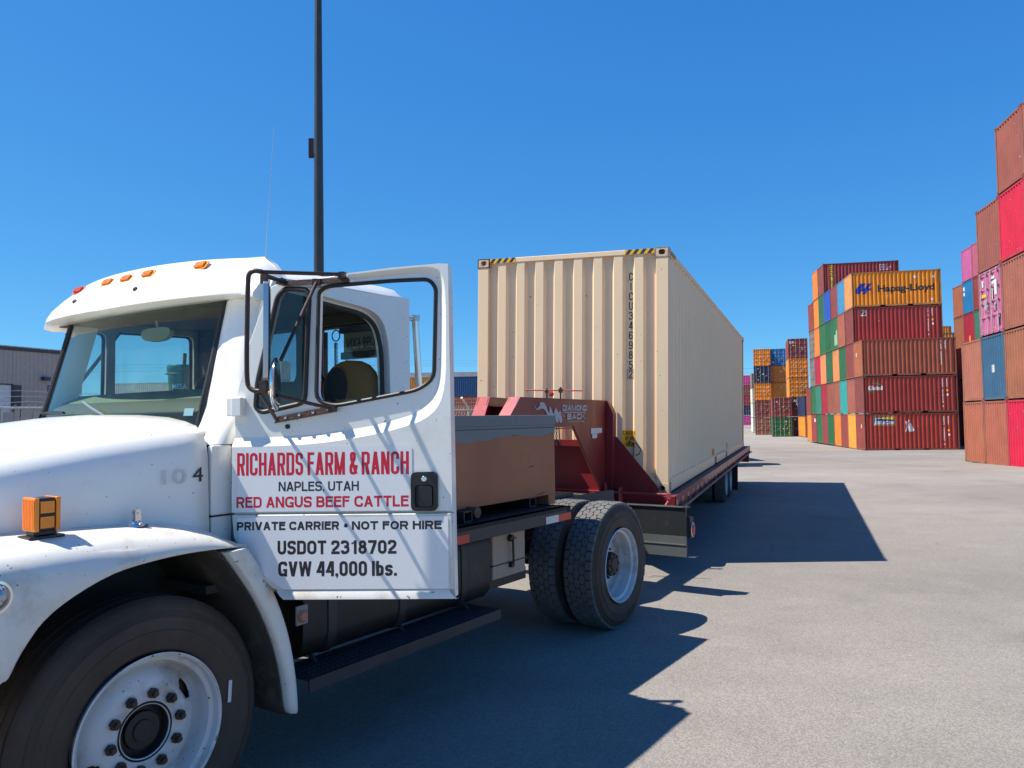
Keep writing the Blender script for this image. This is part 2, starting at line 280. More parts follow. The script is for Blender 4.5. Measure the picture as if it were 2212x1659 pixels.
# --- a plain grotesque alphabet drawn from strokes, so stems keep one weight at any width
GW = dict(I=.0, M=1.32, W=1.5, N=1.04, Q=1.0, A=1.08, V=1.08, O=1.06, G=1.06, C=1.02, U=1.0, D=1.02, H=1.02, R=1.02, P=.98, S=.98, B=1.0, T=.98, E=.90, F=.86, L=.84, Y=1.05, X=1.05, K=1.05, J=.8, Z=.95)
def glyph(c, W, H, T):
    """list of polygons (each a list of (x, y)) for one character in a W x H box, stem T"""
    out = []
    Q = lambda *p: out.append(list(p))
    def bar(x0, x1, y0, y1): Q((x0, y0), (x1, y0), (x1, y1), (x0, y1))
    def dg(x0, y0, x1, y1, k=1.1):
        h = T * k / 2; Q((x0 - h, y0), (x0 + h, y0), (x1 + h, y1), (x1 - h, y1))
    def path(P, closed=False):
        pts = []
        n = len(P)
        for i, p in enumerate(P):
            r = p[2] if len(p) > 2 else 0
            b = Vector(p[:2])
            if r and (closed or 0 < i < n - 1):
                a, c_ = Vector(P[i - 1][:2]), Vector(P[(i + 1) % n][:2]); u = (a - b); v = (c_ - b); d = min(r, u.length * .5, v.length * .5)
                u = b + u.normalized() * d; v = b + v.normalized() * d
                for k in range(7):
                    t = k / 6; w1, w2, w3 = (1 - t) ** 2, 2 * t * (1 - t) * .8, t * t; s_ = w1 + w2 + w3; pts.append((w1 * u + w2 * b + w3 * v) / s_)
            else: pts.append(b)
        q = [pts[0]]
        for p in pts[1:]:
            if (p - q[-1]).length > T * .02: q.append(p)
        if closed and (q[0] - q[-1]).length < T * .02: q.pop()
        N = len(q); L, Rr = [], []
        for i in range(N):
            if closed: a, c_ = q[i - 1], q[(i + 1) % N]
            else: a, c_ = q[max(0, i - 1)], q[min(N - 1, i + 1)]
            d1 = (q[i] - a).normalized() if (q[i] - a).length else (c_ - q[i]).normalized(); d2 = (c_ - q[i]).normalized() if (c_ - q[i]).length else d1
            nn = Vector((-(d1 + d2).y, (d1 + d2).x))
            nn = nn.normalized() if nn.length > 1e-6 else Vector((-d1.y, d1.x)); k = max(.5, nn.dot(Vector((-d1.y, d1.x))))
            L.append(q[i] + nn * T / 2 / k); Rr.append(q[i] - nn * T / 2 / k)
        for i in range(N if closed else N - 1):
            j = (i + 1) % N; Q(tuple(L[i]), tuple(Rr[i]), tuple(Rr[j]), tuple(L[j]))
    h = T / 2; r = min(W, H) * .42; X = W - h; Y = H - h
    if c in 'BDEFHIKLMNPRU' and c != 'U': bar(0, T, 0, H)
    if c == 'E' or c == 'F':
        bar(T, W, H - T, H); bar(T, W * .93, H * .47, H * .47 + T)
        if c == 'E': bar(T, W, 0, T)
    elif c == 'L': bar(T, W, 0, T)
    elif c == 'H': bar(W - T, W, 0, H); bar(T, W - T, H * .45, H * .45 + T)
    elif c == 'T': bar(0, W, H - T, H); bar(W / 2 - h, W / 2 + h, 0, H - T)
    elif c == 'N': bar(W - T, W, 0, H); dg(W - T * .6, 0, T * .6, H)
    elif c == 'M': bar(W - T, W, 0, H); dg(W / 2, 0, T * .55, H, .95); dg(W / 2, 0, W - T * .55, H, .95)
    elif c == 'A': dg(T * .55, 0, W / 2, H); dg(W - T * .55, 0, W / 2, H); bar(W * .24, W * .76, H * .22, H * .22 + T * .9)
    elif c == 'V': dg(W / 2, 0, T * .55, H); dg(W / 2, 0, W - T * .55, H)
    elif c == 'W':
        dg(W * .27, 0, T * .5, H, .95); dg(W * .27, 0, W * .5, H, .95); dg(W * .73, 0, W * .5, H, .95); dg(W * .73, 0, W - T * .5, H, .95)
    elif c == 'X': dg(T * .6, 0, W - T * .6, H); dg(W - T * .6, 0, T * .6, H)
    elif c == 'Y': bar(W / 2 - h, W / 2 + h, 0, H * .45); dg(W / 2, H * .38, T * .6, H); dg(W / 2, H * .38, W - T * .6, H)
    elif c == 'Z': bar(0, W, 0, T); bar(0, W, H - T, H); dg(T * .6, T, W - T * .6, H - T)
    elif c == 'K': dg(T * .9, H * .42, W - T * .6, H); dg(W - T * .6, 0, W * .42, H * .60)
    elif c == 'O' or c == '0': path([(h, h, r), (X, h, r), (X, Y, r), (h, Y, r)], True)
    elif c == 'D': path([(T, Y), (X, Y, r * 1.1), (X, h, r * 1.1), (T, h)])
    elif c == 'U': path([(h, H), (h, h, r), (X, h, r), (X, H)])
    elif c == 'C': path([(X, H * .66), (X, Y, r), (h, Y, r), (h, h, r), (X, h, r), (X, H * .34)])
    elif c == 'G': path([(X, H * .70), (X, Y, r), (h, Y, r), (h, h, r), (X, h, r * .8), (X, H * .5)]); bar(W * .55, W - T, H * .5 - T * .9, H * .5); bar(W - T, W, 0, T)
    elif c == 'P': path([(T, Y), (X, Y, r * .8), (X, H * .44, r * .8), (T, H * .44)])
    elif c == 'R': path([(T, Y), (X, Y, r * .7), (X, H * .47, r * .7), (T, H * .47)]); dg(W - T * .55, 0, W * .56, H * .50)
    elif c == 'B': path([(T, Y), (X - T * .15, Y, r * .6), (X - T * .15, H * .52, r * .6), (T, H * .52)]); path([(T, H * .52), (X, H * .52, r * .6), (X, h, r * .6), (T, h)])
    elif c == 'S': path([(X, H * .71), (X, Y, r), (h, Y, r), (h, H * .52, r * .8), (X, H * .50, r * .8), (X, h, r), (h, h, r), (h, H * .29)])
    elif c == 'I': pass
    elif c == 'J': path([(X, H), (X, h, r), (h, h, r), (h, H * .3)])
    elif c == '1': bar(W * .5, W * .5 + T, 0, H); Q((W * .12, H * .70), (W * .5, H * .76), (W * .5, H * .88), (W * .12, H * .82))
    elif c == '2': path([(h, H * .68), (h, Y, r), (X, Y, r), (X, H * .60, r), (h, h * 2.2, 0)]); bar(0, W, 0, T)
    elif c == '3': path([(h, H * .74), (h, Y, r), (X - T * .1, Y, r), (X - T * .1, H * .53, r * .7), (W * .38, H * .53)]); path([(W * .38, H * .53), (X, H * .53, r * .7), (X, h, r), (h, h, r), (h, H * .28)])
    elif c == '4': bar(W * .62, W * .62 + T, 0, H); bar(0, W, H * .22, H * .22 + T * .9); dg(T * .5, H * .24, W * .66, H)
    elif c == '5': bar(T * .6, W * .95, H - T, H); bar(T * .3, T * 1.2, H * .46, H); path([(h * 1.5, H * .55), (X, H * .60, r), (X, h, r), (h, h, r), (h, H * .28)])
    elif c == '6': path([(h, h, r), (X, h, r), (X, H * .56, r), (h, H * .56, r)], True); path([(h, H * .35), (h, Y, r), (X, Y, r), (X, H * .74)])
    elif c == '9': path([(X, Y, r), (h, Y, r), (h, H * .44, r), (X, H * .44, r)], True); path([(X, H * .65), (X, h, r), (h, h, r), (h, H * .26)])
    elif c == '7': bar(0, W, H - T, H); dg(W * .36, 0, W - T * .6, H - T)
    elif c == '8': path([(h, h, r), (X, h, r), (X, H * .53, r * .8), (h, H * .53, r * .8)], True); path([(h * 1.4, H * .53, r * .7), (X - h * .4, H * .53, r * .7), (X - h * .4, Y, r), (h * 1.4, Y, r)], True)
    elif c == '&': path([(W - h * .6, h * .6), (W * .26, H * .68, r * .4), (W * .24, Y, r * .6), (W * .66, Y, r * .6), (W * .66, H * .68, r * .5), (h, H * .38, r * .6), (h, h, r), (W * .72, h, r), (W * .93, H * .42)])
    elif c == ',': bar(0, T, 0, T); Q((T * .35, -T * .9), (T, 0), (T * .35, 0))
    elif c == '.': bar(0, T, 0, T)
    elif c == '-': bar(0, W, H * .38, H * .38 + T)
    elif c == "'": bar(0, T * .8, H * .68, H)
    elif c == '"': bar(0, T * .6, H * .68, H); bar(T * 1.1, T * 1.7, H * .68, H)
    elif c == 'l': bar(0, T, 0, H)
    elif c == 'b': bar(0, T, 0, H); path([(T * .5, H * .72 - h), (X, H * .74 - h, r), (X, h, r), (T * .5, h)])
    elif c == 's': H2 = H * .74; Y2 = H2 - h; path([(X, H2 * .70), (X, Y2, r), (h, Y2, r), (h, H2 * .52, r), (X, H2 * .50, r), (X, h, r), (h, h, r), (h, H2 * .30)])
    return out
def gtext(s, width, height, stem, M, m_, parent, name='lettering', gap=.42, mb=None, x=0, y=0, space=.55):
    """one line of grotesque lettering fitted to width x height; stem = stroke weight as a fraction of the height"""
    T = stem * height; rel = []
    for c in s:
        if c == ' ': rel.append(('sp', space))
        elif c in "I,.l'": rel.append(('fix', T))
        elif c == '"': rel.append(('fix', T * 1.7))
        elif c == '1': rel.append(('w', .72))
        elif c == '-': rel.append(('w', .6))
        elif c in 'bs': rel.append(('w', .86))
        else: rel.append(('w', GW.get(c, .95)))
    gaps = sum(1 for a, b in zip(s, s[1:]) if a != ' ' and b != ' ') * gap * T
    fixed = sum(v for k, v in rel if k == 'fix') + gaps; unit = (width - fixed) / max(1e-6, sum(v for k, v in rel if k != 'fix'))
    b = mb or MB(); X = x; z = 0
    for i, (c, (k, v)) in enumerate(zip(s, rel)):
        wd = v if k == 'fix' else v * unit
        if k != 'sp':
            for P in glyph(c, wd, height, T):
                z = (z + 1) % 7
                b.add([M @ Vector((X + u, y + w_, z * .00002 * (1 + height))) for u, w_ in P], [tuple(range(len(P)))])
            if i + 1 < len(s) and s[i + 1] != ' ': wd += gap * T
        X += wd
    if mb is None: return b.build(name, m_, parent, smooth=0)
    return b
def lettering(s, width, height, M, m_, parent, name='lettering', off=0., mb=None, x=0, y=0, spacing=1., shear=0.):
    vs, fs = text_mb(s, width, height, off, spacing, shear)
    b = mb or MB(); b.add([M @ Vector((x + u, y + v, 0)) for u, v in vs], fs)
    if mb is None: return b.build(name, m_, parent, smooth=0)
    return b
def rrect(x0, y0, x1, y1, r, n=5):
    P = []
    for cx, cy, a in ((x1 - r, y0 + r, -90), (x1 - r, y1 - r, 0), (x0 + r, y1 - r, 90), (x0 + r, y0 + r, 180)):
        P += [(cx + r * math.cos(R(a + 90 * k / n)), cy + r * math.sin(R(a + 90 * k / n))) for k in range(n + 1)]
    return P
def smoothpoly(P, n=4, closed=True):
    """Catmull-Rom through the points"""
    N = len(P); out = []
    for i in range(N if closed else N - 1):
        p0, p1, p2, p3 = [Vector(P[j % N] if closed else P[max(0, min(N - 1, j))]) for j in (i - 1, i, i + 1, i + 2)]
        for k in range(n):
            t = k / n
            out.append(tuple(.5 * ((2 * p1) + (p2 - p0) * t + (2 * p0 - 5 * p1 + 4 * p2 - p3) * t * t + (3 * p1 - p0 - 3 * p2 + p3) * t ** 3)))
    if not closed: out.append(tuple(P[-1]))
    return out
def chamfer(P, r):
    """cut each corner of a polygon with a small arc of three points"""
    out = []; N = len(P)
    for i in range(N):
        a, b, c = Vector(P[i - 1]), Vector(P[i]), Vector(P[(i + 1) % N]); u = (a - b); v = (c - b); d = min(r, u.length * .45, v.length * .45)
        p, q = b + u.normalized() * d, b + v.normalized() * d
        for t in (0, .33, .67, 1): out.append(tuple((1 - t) ** 2 * p + 2 * t * (1 - t) * b + t * t * q))
    return out

# ---------------------------------------------------------------- ground
def lerp(x, T):
    if x <= T[0][0]: return T[0][1]
    for (a, p), (b, q) in zip(T, T[1:]):
        if x <= b: return p + (q - p) * (x - a) / (b - a)
    return T[-1][1]
GT = [(-60, .1), (0, 0), (6, -.03), (17, -.09), (22, -.17), (34, -.50), (54, -.89), (115, -1.26), (300, -1.75), (4000, -3)]
GL = [(-60, .1), (0, 0), (6, -.03), (30, -.14), (60, -.28), (100, -.5), (150, -.7), (4000, -3)]
def gz(x, y):
    k = min(1, max(0, (x + 6) / 12)); k = k * k * (3 - 2 * k)
    return lerp(y, GT) * k + lerp(y, GL) * (1 - k)
xs = [-3000, -800, -300, -150] + [-100 + 4 * i for i in range(23)] + [-8 + i for i in range(18)] + [12 + 4 * i for i in range(23)] + [150, 300, 800, 3000]
ys = [-400, -100, -30, -10] + [-4 + i for i in range(40)] + [38 + 4 * i for i in range(30)] + [180, 230, 300, 500, 900, 1800, 4000]
G = MB().grid([[Vector((x, y, gz(x, y))) for x in xs] for y in ys]).build('ground', None, None, smooth=80)
def asphalt():
    M = bpy.data.materials.new('worn_asphalt'); M.use_nodes = True; t = M.node_tree; b = t.nodes['Principled BSDF']; L = t.links.new
    tc = _n(t, 'ShaderNodeTexCoord')
    def noise(scale, det=4, rough=.6, loc=(0, 0, 0), sc_=(1, 1, 1)):
        mp = _n(t, 'ShaderNodeMapping'); mp.inputs['Location'].default_value = loc; mp.inputs['Scale'].default_value = sc_; L(tc.outputs['Object'], mp.inputs[0])
        n = _n(t, 'ShaderNodeTexNoise'); n.inputs['Scale'].default_value = scale; n.inputs['Detail'].default_value = det; n.inputs['Roughness'].default_value = rough; L(mp.outputs[0], n.inputs['Vector']); return n.outputs[0]
    def rng(x, a, b_, c, d):
        r = _n(t, 'ShaderNodeMapRange'); r.inputs[1].default_value = a; r.inputs[2].default_value = b_; r.inputs[3].default_value = c; r.inputs[4].default_value = d; L(x, r.inputs[0]); return r.outputs[0]
    def mult(x, y_):
        q = _n(t, 'ShaderNodeMath', operation='MULTIPLY'); L(x, q.inputs[0]); L(y_, q.inputs[1]); return q.outputs[0]
    vo = _n(t, 'ShaderNodeTexVoronoi'); vo.inputs['Scale'].default_value = 120; L(tc.outputs['Object'], vo.inputs['Vector'])
    sepv = _n(t, 'ShaderNodeSeparateColor'); L(vo.outputs['Color'], sepv.inputs[0])
    stone = rng(sepv.outputs[0], 0, 1, .78, 1.24)
    f = mult(stone, rng(noise(160, 3, .8), .3, .7, .8, 1.2))
    f = mult(f, rng(noise(.22, 6, .62), .3, .7, .84, 1.10))
    f = mult(f, rng(noise(1.7, 7, .7, (9, 4, 0)), .35, .7, 1.06, .92))
    f = mult(f, rng(noise(.55, 4, .6, (50, 3, 0)), .60, .70, 1, .86))
    f = mult(f, rng(noise(.5, 5, .55, (7, 30, 0), (1, .06, 1)), .52, .66, 1, .90))
    f = mult(f, rng(noise(.06, 5, .65, (31, 2, 0), (.25, 1, 1)), .42, .62, .86, 1.05))
    spots = rng(noise(3.4, 2, .4, (4, 17, 0)), .79, .80, 1, .45); f = mult(f, spots)
    # hairline cracks
    v2 = _n(t, 'ShaderNodeTexVoronoi'); v2.feature = 'DISTANCE_TO_EDGE'; v2.inputs['Scale'].default_value = .11
    wob = _n(t, 'ShaderNodeTexNoise'); wob.inputs['Scale'].default_value = 1.3; wob.inputs['Detail'].default_value = 6; L(tc.outputs['Object'], wob.inputs['Vector'])
    mv = _n(t, 'ShaderNodeVectorMath', operation='MULTIPLY_ADD'); L(wob.outputs[1], mv.inputs[0]); mv.inputs[1].default_value = (1.6, 1.6, 0); L(tc.outputs['Object'], mv.inputs[2]); L(mv.outputs[0], v2.inputs['Vector'])
    f = mult(f, rng(v2.outputs['Distance'], 0, .0011, .86, 1))
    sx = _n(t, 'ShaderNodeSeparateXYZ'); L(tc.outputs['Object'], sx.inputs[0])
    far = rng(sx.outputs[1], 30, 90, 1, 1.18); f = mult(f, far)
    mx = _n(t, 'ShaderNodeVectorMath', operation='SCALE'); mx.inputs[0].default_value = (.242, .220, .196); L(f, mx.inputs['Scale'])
    L(mx.outputs[0], b.inputs['Base Color']); b.inputs['Roughness'].default_value = .88; b.inputs['Specular IOR Level'].default_value = .25
    bp = _n(t, 'ShaderNodeBump'); bp.inputs['Strength'].default_value = .35; bp.inputs['Distance'].default_value = .004; L(vo.outputs['Distance'], bp.inputs['Height']); bp.invert = True
    L(bp.outputs[0], b.inputs['Normal']); return M
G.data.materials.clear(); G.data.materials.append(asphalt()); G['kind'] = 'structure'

# ================================================================ the truck
ya = R(34.0); TKM = frame((-2.341, 3.652, -.02), (math.sin(ya), math.cos(ya), 0), (-math.cos(ya), math.sin(ya), 0), (0, 0, 1))
truck = thing('flatbed_truck', 'white flatbed farm truck with its driver door open and a red trailer neck behind', 'truck', TKM)
XZ = lambda y: frame((0, y, 0), (1, 0, 0), (0, 0, 1), (0, -1, 0))      # polygon (x,z) on the plane y, thickness towards -y
YZ = lambda x: frame((x, 0, 0), (0, 1, 0), (0, 0, 1), (1, 0, 0))       # polygon (y,z) on the plane x, thickness towards +x
# ---- hood
def hood_rows():
    rows = []
    for x, wd, zt, zs in ((-1.16, .60, 1.40, 1.28), (-1.12, .645, 1.455, 1.33), (-1.02, .68, 1.485, 1.36), (-.8, .735, 1.535, 1.41), (-.55, .795, 1.592, 1.46), (-.3, .855, 1.637, 1.505), (-.1, .90, 1.672, 1.54), (.1, .945, 1.703, 1.567), (.25, .975, 1.722, 1.585), (.335, .985, 1.732, 1.592)):
        prof = [(wd + .012, 1.19), (wd + .01, 1.25), (wd + .004, zs - .14), (wd, zs - .05), (wd - .012, zs), (wd - .04, zs + .045), (wd - .09, zs + .078), (wd - .17, zs + .098), (wd - .3, zt - .022), (wd * .45, zt - .008), (0, zt)]
        rows.append([Vector((x, y, z)) for y, z in prof] + [Vector((x, -y, z)) for y, z in prof[-2::-1]])
    return rows
hr = hood_rows(); hb = MB().grid(hr)
n_ = len(hr[0]); hb.add(hr[0], [tuple(range(n_))])
hood = hb.build('hood', WHITE, truck, smooth=50, solid=.02)
# number on the hood side and a faint sticker frame
lettering('4', .048, .062, frame((.262, -.986, 1.428), (1, -.06, 0), (0, 0, 1), (0, -1, 0)), BLACK_L, hood, 'hood_number')
lettering('10', .10, .062, frame((.135, -.973, 1.424), (1, -.1, 0), (0, 0, 1), (0, -1, 0)), FADED, hood, 'faded_number')
gr = MB().box(-1.20, -1.165, -.46, .46, .72, 1.33)
for k in range(9): gr.box(-1.215, -1.195, -.44, .44, .76 + .062 * k, .785 + .062 * k)
gr.build('grille', CHROME, truck, bevel=.004)
for s in (-1, 1): MB().plate(chamfer([(.44, .70), (1.12, .70), (1.12, 1.12), (.62, 1.24), (.50, 1.30), (.44, 1.30)], .03), [], frame((-1.10, 0, 0), (0, s, 0), (0, 0, 1), (-1, 0, 0)), .04).build('nose_panel', WHITE, truck, bevel=.01)
MB().plate([(-1.15, .42), (1.15, .42), (1.15, .68), (-1.15, .68)], [], YZ(-1.32), .12).build('front_bumper', CHROME, truck, bevel=.02)
# ---- fenders
def fender(s):
    arch = [(-1.12, .72), (-.95, .70), (-.78, .72), (-.64, .76), (-.565, .845), (-.537, .86), (-.50, .93), (-.431, 1.02), (-.33, 1.085), (-.192, 1.138), (-.05, 1.158), (.10, 1.165), (.25, 1.160), (.36, 1.150), (.41, 1.142)]
    top = [(-1.12, 1.16), (-.95, 1.245), (-.78, 1.262), (-.64, 1.268), (-.565, 1.270), (-.537, 1.270), (-.50, 1.270), (-.431, 1.272), (-.33, 1.272), (-.192, 1.272), (-.05, 1.270), (.10, 1.262), (.25, 1.235), (.36, 1.185), (.41, 1.148)]
    out = [1.10, 1.17, 1.19, 1.20, 1.2, 1.2, 1.2, 1.2, 1.2, 1.2, 1.198, 1.193, 1.183, 1.172, 1.165]
    P3 = smoothpoly([(a[0], a[1], 0) for a in arch], 3, False); T3 = smoothpoly([(a[0], a[1], 0) for a in top], 3, False); O3 = smoothpoly([(a[0], o, 0) for a, o in zip(arch, out)], 3, False)
    rows = []
    for (x, za, _0), (_, zt, _1), (_2, yo, _3) in zip(P3, T3, O3):
        zt = max(zt, za + .006); h = zt - za
        inn = .60 if x < -.9 else .74
        rows.append([Vector((x, s * y, z)) for y, z in ((inn, zt + .012), (inn + .12, zt + .012), (yo - .16, zt + .004), (yo - .10, zt - min(.012, h * .2)), (yo - .05, zt - min(.035, h * .35)), (yo - .018, zt - min(.075, h * .6)), (yo - .004, zt - min(.12, h * .8)), (yo, za + min(.012, h * .1)), (yo - .004, za), (yo - .03, za + .004))])
    o = MB().grid(rows).build('fender', WHITE_LOW, truck, smooth=60, solid=.012)
    # rear quarter strip and the liner behind it
    oc = smoothpoly([(.395, 1.150), (.47, 1.045), (.535, .935), (.59, .81), (.63, .68), (.658, .53), (.670, .40), (.664, .372)], 3, False)
    ic = smoothpoly([(.285, 1.140), (.36, 1.04), (.445, .915), (.505, .80), (.553, .68), (.59, .54), (.610, .41), (.628, .372)], 3, False)
    rows = [[Vector((a[0], s * 1.06, a[1])), Vector((a[0], s * 1.17, a[1])), Vector((a[0] - .012, s * 1.19, a[1] - .004)), Vector((.5 * (a[0] + b[0]), s * 1.197, .5 * (a[1] + b[1]))), Vector((b[0] + .01, s * 1.19, b[1])), Vector((b[0], s * 1.175, b[1])), Vector((b[0] + .004, s * 1.06, b[1]))] for a, b in zip(oc, ic)]
    MB().ring(rows).build('fender_extension', WHITE_LOW, truck, smooth=50)
    rows = [[Vector((b[0] - .01, s * 1.16, b[1])), Vector((b[0] - .015, s * .5, b[1]))] for b in ic]
    pre = [(-.50, .93), (-.431, 1.03), (-.33, 1.095), (-.192, 1.146), (-.05, 1.166), (.10, 1.172), (.22, 1.165)]
    rows = [[Vector((x, s * (1.16), z + .012)), Vector((x, s * .5, z + .012))] for x, z in pre] + rows
    MB().grid(rows).build('wheel_liner', LINER, truck, smooth=60, solid=.01)
    return o
fl = fender(-1); fr_ = fender(1)
MB().box(-.9, .45, -.60, .60, .62, 1.28).build('engine_bay', INT_D, truck)
# fender details (driver side)
def turn_signal(s):
    M = frame((-.352, s * 1.0, 1.272), (1, 0, 0), (0, 1, 0), (0, 0, 1))
    ft = MB().plate([(-.062, -.045), (.062, -.045), (.062, .045), (-.062, .045)], [], frame((0, 0, .002), (1, 0, 0), (0, 1, 0), (0, 0, 1)), .012).plate([(-.04, -.03), (.04, -.03), (.04, .03), (-.04, .03)], [], frame((0, 0, .014), (1, 0, 0), (0, 1, 0), (0, 0, 1)), .018).build('turn_signal', BLACKP, truck, M=M, bevel=.004)
    MB().box(-.030, .030, -.040, .040, .030, .148).build('housing', BLACKP, ft, bevel=.006)
    b = MB().box(-.044, -.029, -.046, .046, .030, .150).box(.029, .044, -.046, .046, .030, .150)
    for k in range(8): b.box(-.047, -.043, -.043 + .0112 * k, -.036 + .0112 * k, .036, .144)
    b.build('lens', AMBER, ft, bevel=.004)
    for z0 in (.040, .094): MB().box(-.024, .024, s * .045, s * .039, z0, z0 + .042).build('reflector', AMBER, ft, bevel=.002)
turn_signal(-1); turn_signal(1)
mb_ = MB().lathe([(.001, .022), (.012, .021), (.026, .012), (.033, .002), (.034, -.002), (.001, -.002)], frame((0, -1.005, 1.276), (1, 0, 0), (0, 0, 1), (0, -1, 0)), 24)
mb_.plate([(-.012, .02), (.012, .02), (.012, .056), (.006, .064), (-.006, .064), (-.012, .056)], [], frame((0, -.995, 1.276), (1, 0, 0), (0, 0, 1), (0, -1, 0)), .004)
mb_.plate([(-.012, .02), (.012, .02), (.012, .056), (.006, .064), (-.006, .064), (-.012, .056)], [], frame((0, -1.017, 1.276), (1, 0, 0), (0, 0, 1), (0, -1, 0)), .004).cyl((0, -.988, 1.325), (0, -1.026, 1.325), .005, 8)
mb_.build('fender_mirror_bracket', CHROME, truck)
MB().lathe([(.001, -.002), (.045, -.002), (.041, -.003), (.001, -.003)], frame((0, -1.005, 1.277), (1, 0, 0), (0, 0, 1), (0, -1, 0)), 24).build('rust_ring', RUST, truck)
sl = MB().lathe([(.001, .030), (.02, .027), (.038, .016), (.046, .002), (.046, -.02), (.001, -.02)], frame((-.585, -1.204, 1.128), (1, 0, 0), (0, -1, 0), (0, 0, 1)), 28).build('side_lamp', CLEARL, truck)
MB().lathe([(.046, .004), (.055, .003), (.056, -.006), (.046, -.006)], frame((-.585, -1.203, 1.128), (1, 0, 0), (0, -1, 0), (0, 0, 1)), 28).build('lamp_ring', CHROME, sl)
for s in (-1, 1):
    h_ = MB().plate(rrect(-.13, -.09, .13, .09, .03), [], frame((-1.17, s * .86, 1.05), (0, 1, 0), (0, 0, 1), (-1, 0, 0)), .05).build('headlight', CLEARL, truck, bevel=.01)
# ---- wheels
def tyre_prof(Ro, Ri, wd, front=False):
    h = wd / 2; P = [(Ri, -h + .03), (Ri + .012, -h + .012), (Ri + .035, -h + .006), (Ri + .07, -h), (Ri + .082, -h - .003), (Ri + .088, -h - .003), (Ri + .092, -h + .001), (Ri + .135, -h + .004), (Ri + .139, -h + .001), (Ri + .143, -h + .005), (Ro - .052, -h + .016), (Ro - .050, -h + .013), (Ro - .034, -h + .020), (Ro - .016, -h + .034)]
    if front:
        top = []
        for a in (-.085, -.03, .03, .085): top += [(Ro, a - .006), (Ro - .012, a - .004), (Ro - .012, a + .004), (Ro, a + .006)]
        top = [(Ro - .005, -h + .045), (Ro - .001, -h + .055)] + top + [(Ro - .001, h - .055), (Ro - .005, h - .045)]
    else: top = [(Ro - .018, -h + .045), (Ro - .018, h - .045)]
    return P + top + [(r, -t) for r, t in P[::-1]]
def wheel_frame(x, y, z, s): return frame((x, y, z), (1, 0, 0), (0, s, 0), (0, 0, 1))    # local y outward
RT = .51
def nuts(mb, M, r, y0, n=10, ph=0., rr=.021, h=.034):
    for k in range(n):
        a = 2 * math.pi * k / n + ph; c = Vector((r * math.cos(a), 0, r * math.sin(a)))
        mb.tube([M @ (c + Vector((0, y0, 0))), M @ (c + Vector((0, y0 + h * .55, 0)))], [rr, rr * .96], 6)
        mb.tube([M @ (c + Vector((0, y0 + h * .5, 0))), M @ (c + Vector((0, y0 + h, 0)))], [rr * .58, rr * .5], 10)
def sectors_cut(mb, prof, M, holes, n=120):
    """lathe of an open profile, leaving elliptical hand holes: holes = (angle, r, ra, rr)"""
    P = [prof[0]]
    for a, b in zip(prof, prof[1:]):
        L = math.hypot(b[0] - a[0], b[1] - a[1]); k = max(1, int(L / .012)); P += [(a[0] + (b[0] - a[0]) * j / k, a[1] + (b[1] - a[1]) * j / k) for j in range(1, k + 1)]
    vs = []; dead = set(); m_ = len(P)
    def inside(a, r):
        for ha, hr_, ra, rr in holes:
            d = (a - ha + math.pi) % (2 * math.pi) - math.pi; u, v = d * hr_ / ra, (r - hr_) / rr; q = math.hypot(u, v)
            if q < 1: return q, ha, hr_, ra, rr, u, v
        return None
    for i in range(n):
        a = 2 * math.pi * i / n
        for k, (r, t) in enumerate(P):
            h = inside(a, r); aa, r2 = a, r
            if h:
                q, ha, hr_, ra, rr, u, v = h
                if q > .80: aa = ha + u / q * ra / hr_; r2 = hr_ + v / q * rr
                else: dead.add(i * m_ + k)
            vs.append(M @ Vector((r2 * math.cos(aa), t, r2 * math.sin(aa))))
    fs = []
    for i in range(n):
        for k in range(m_ - 1):
            f = (i * m_ + k, i * m_ + k + 1, ((i + 1) % n) * m_ + k + 1, ((i + 1) % n) * m_ + k)
            if not any(j in dead for j in f): fs.append(f)
    mb.add(vs, fs)
def front_wheel(s, x=0, yf=1.13, M0=None, parent=None, nm='front_wheel'):
    """rim flange plane sits at |y| = yf"""
    M = wheel_frame(x, s * (yf - .145), .487, s)
    t = MB().lathe(tyre_prof(RT, .298, .288, True), M, 72); ty = t.build('front_wheel', TYRE, parent or truck, smooth=30)
    ty.name = nm
    rim = MB()
    sectors_cut(rim, [(.301, .146), (.296, .150), (.290, .146), (.284, .120), (.268, .112), (.262, .085), (.259, .05), (.252, .040), (.242, .045), (.224, .066), (.202, .084), (.176, .095), (.100, .097)], M, [(R(155 + 72 * 0), .238, .05, .03), (R(155 + 180), .238, .05, .03)] if False else [(R(31), .214, .050, .022), (R(211), .214, .050, .022)])
    rim.build('rim', RIMW, ty, smooth=40, solid=.007)
    b = MB().lathe([(.301, .143), (.303, .151), (.298, .1535), (.293, .149), (.293, .143)], M, 72).build('rim_flange', RIMW, ty)
    h = MB().lathe([(.001, .085), (.040, .085), (.042, .078), (.070, .077), (.074, .06), (.098, .055), (.104, .097), (.108, .101), (.112, .097), (.112, .03), (.001, .03)], M, 40)
    hb_ = h.build('hub', HUBM, ty, smooth=40)
    for k in range(10):
        nb = MB(); nuts(nb, M @ Matrix.Rotation(2 * math.pi * k / 10, 4, 'Y'), .1425, .099, 1, R(8)); nb.build('lug_nut', NUTM, ty, smooth=30)
    MB().lathe([(.0, .03), (.25, .03), (.25, -.13), (.0, -.13)], M, 30, closed=False).build('brake_drum', HUBM, ty)
    if s < 0:
        MB().plate([(-.008, -.045), (.008, -.045), (.008, .045), (-.008, .045)], [], M @ frame((.345, .1445, .06), (1, 0, -.06), (.06, 0, 1), (0, -1, 0)), -.002).build('sidewall_label', PAPER, ty)
    return ty
front_wheel(-1); front_wheel(1)
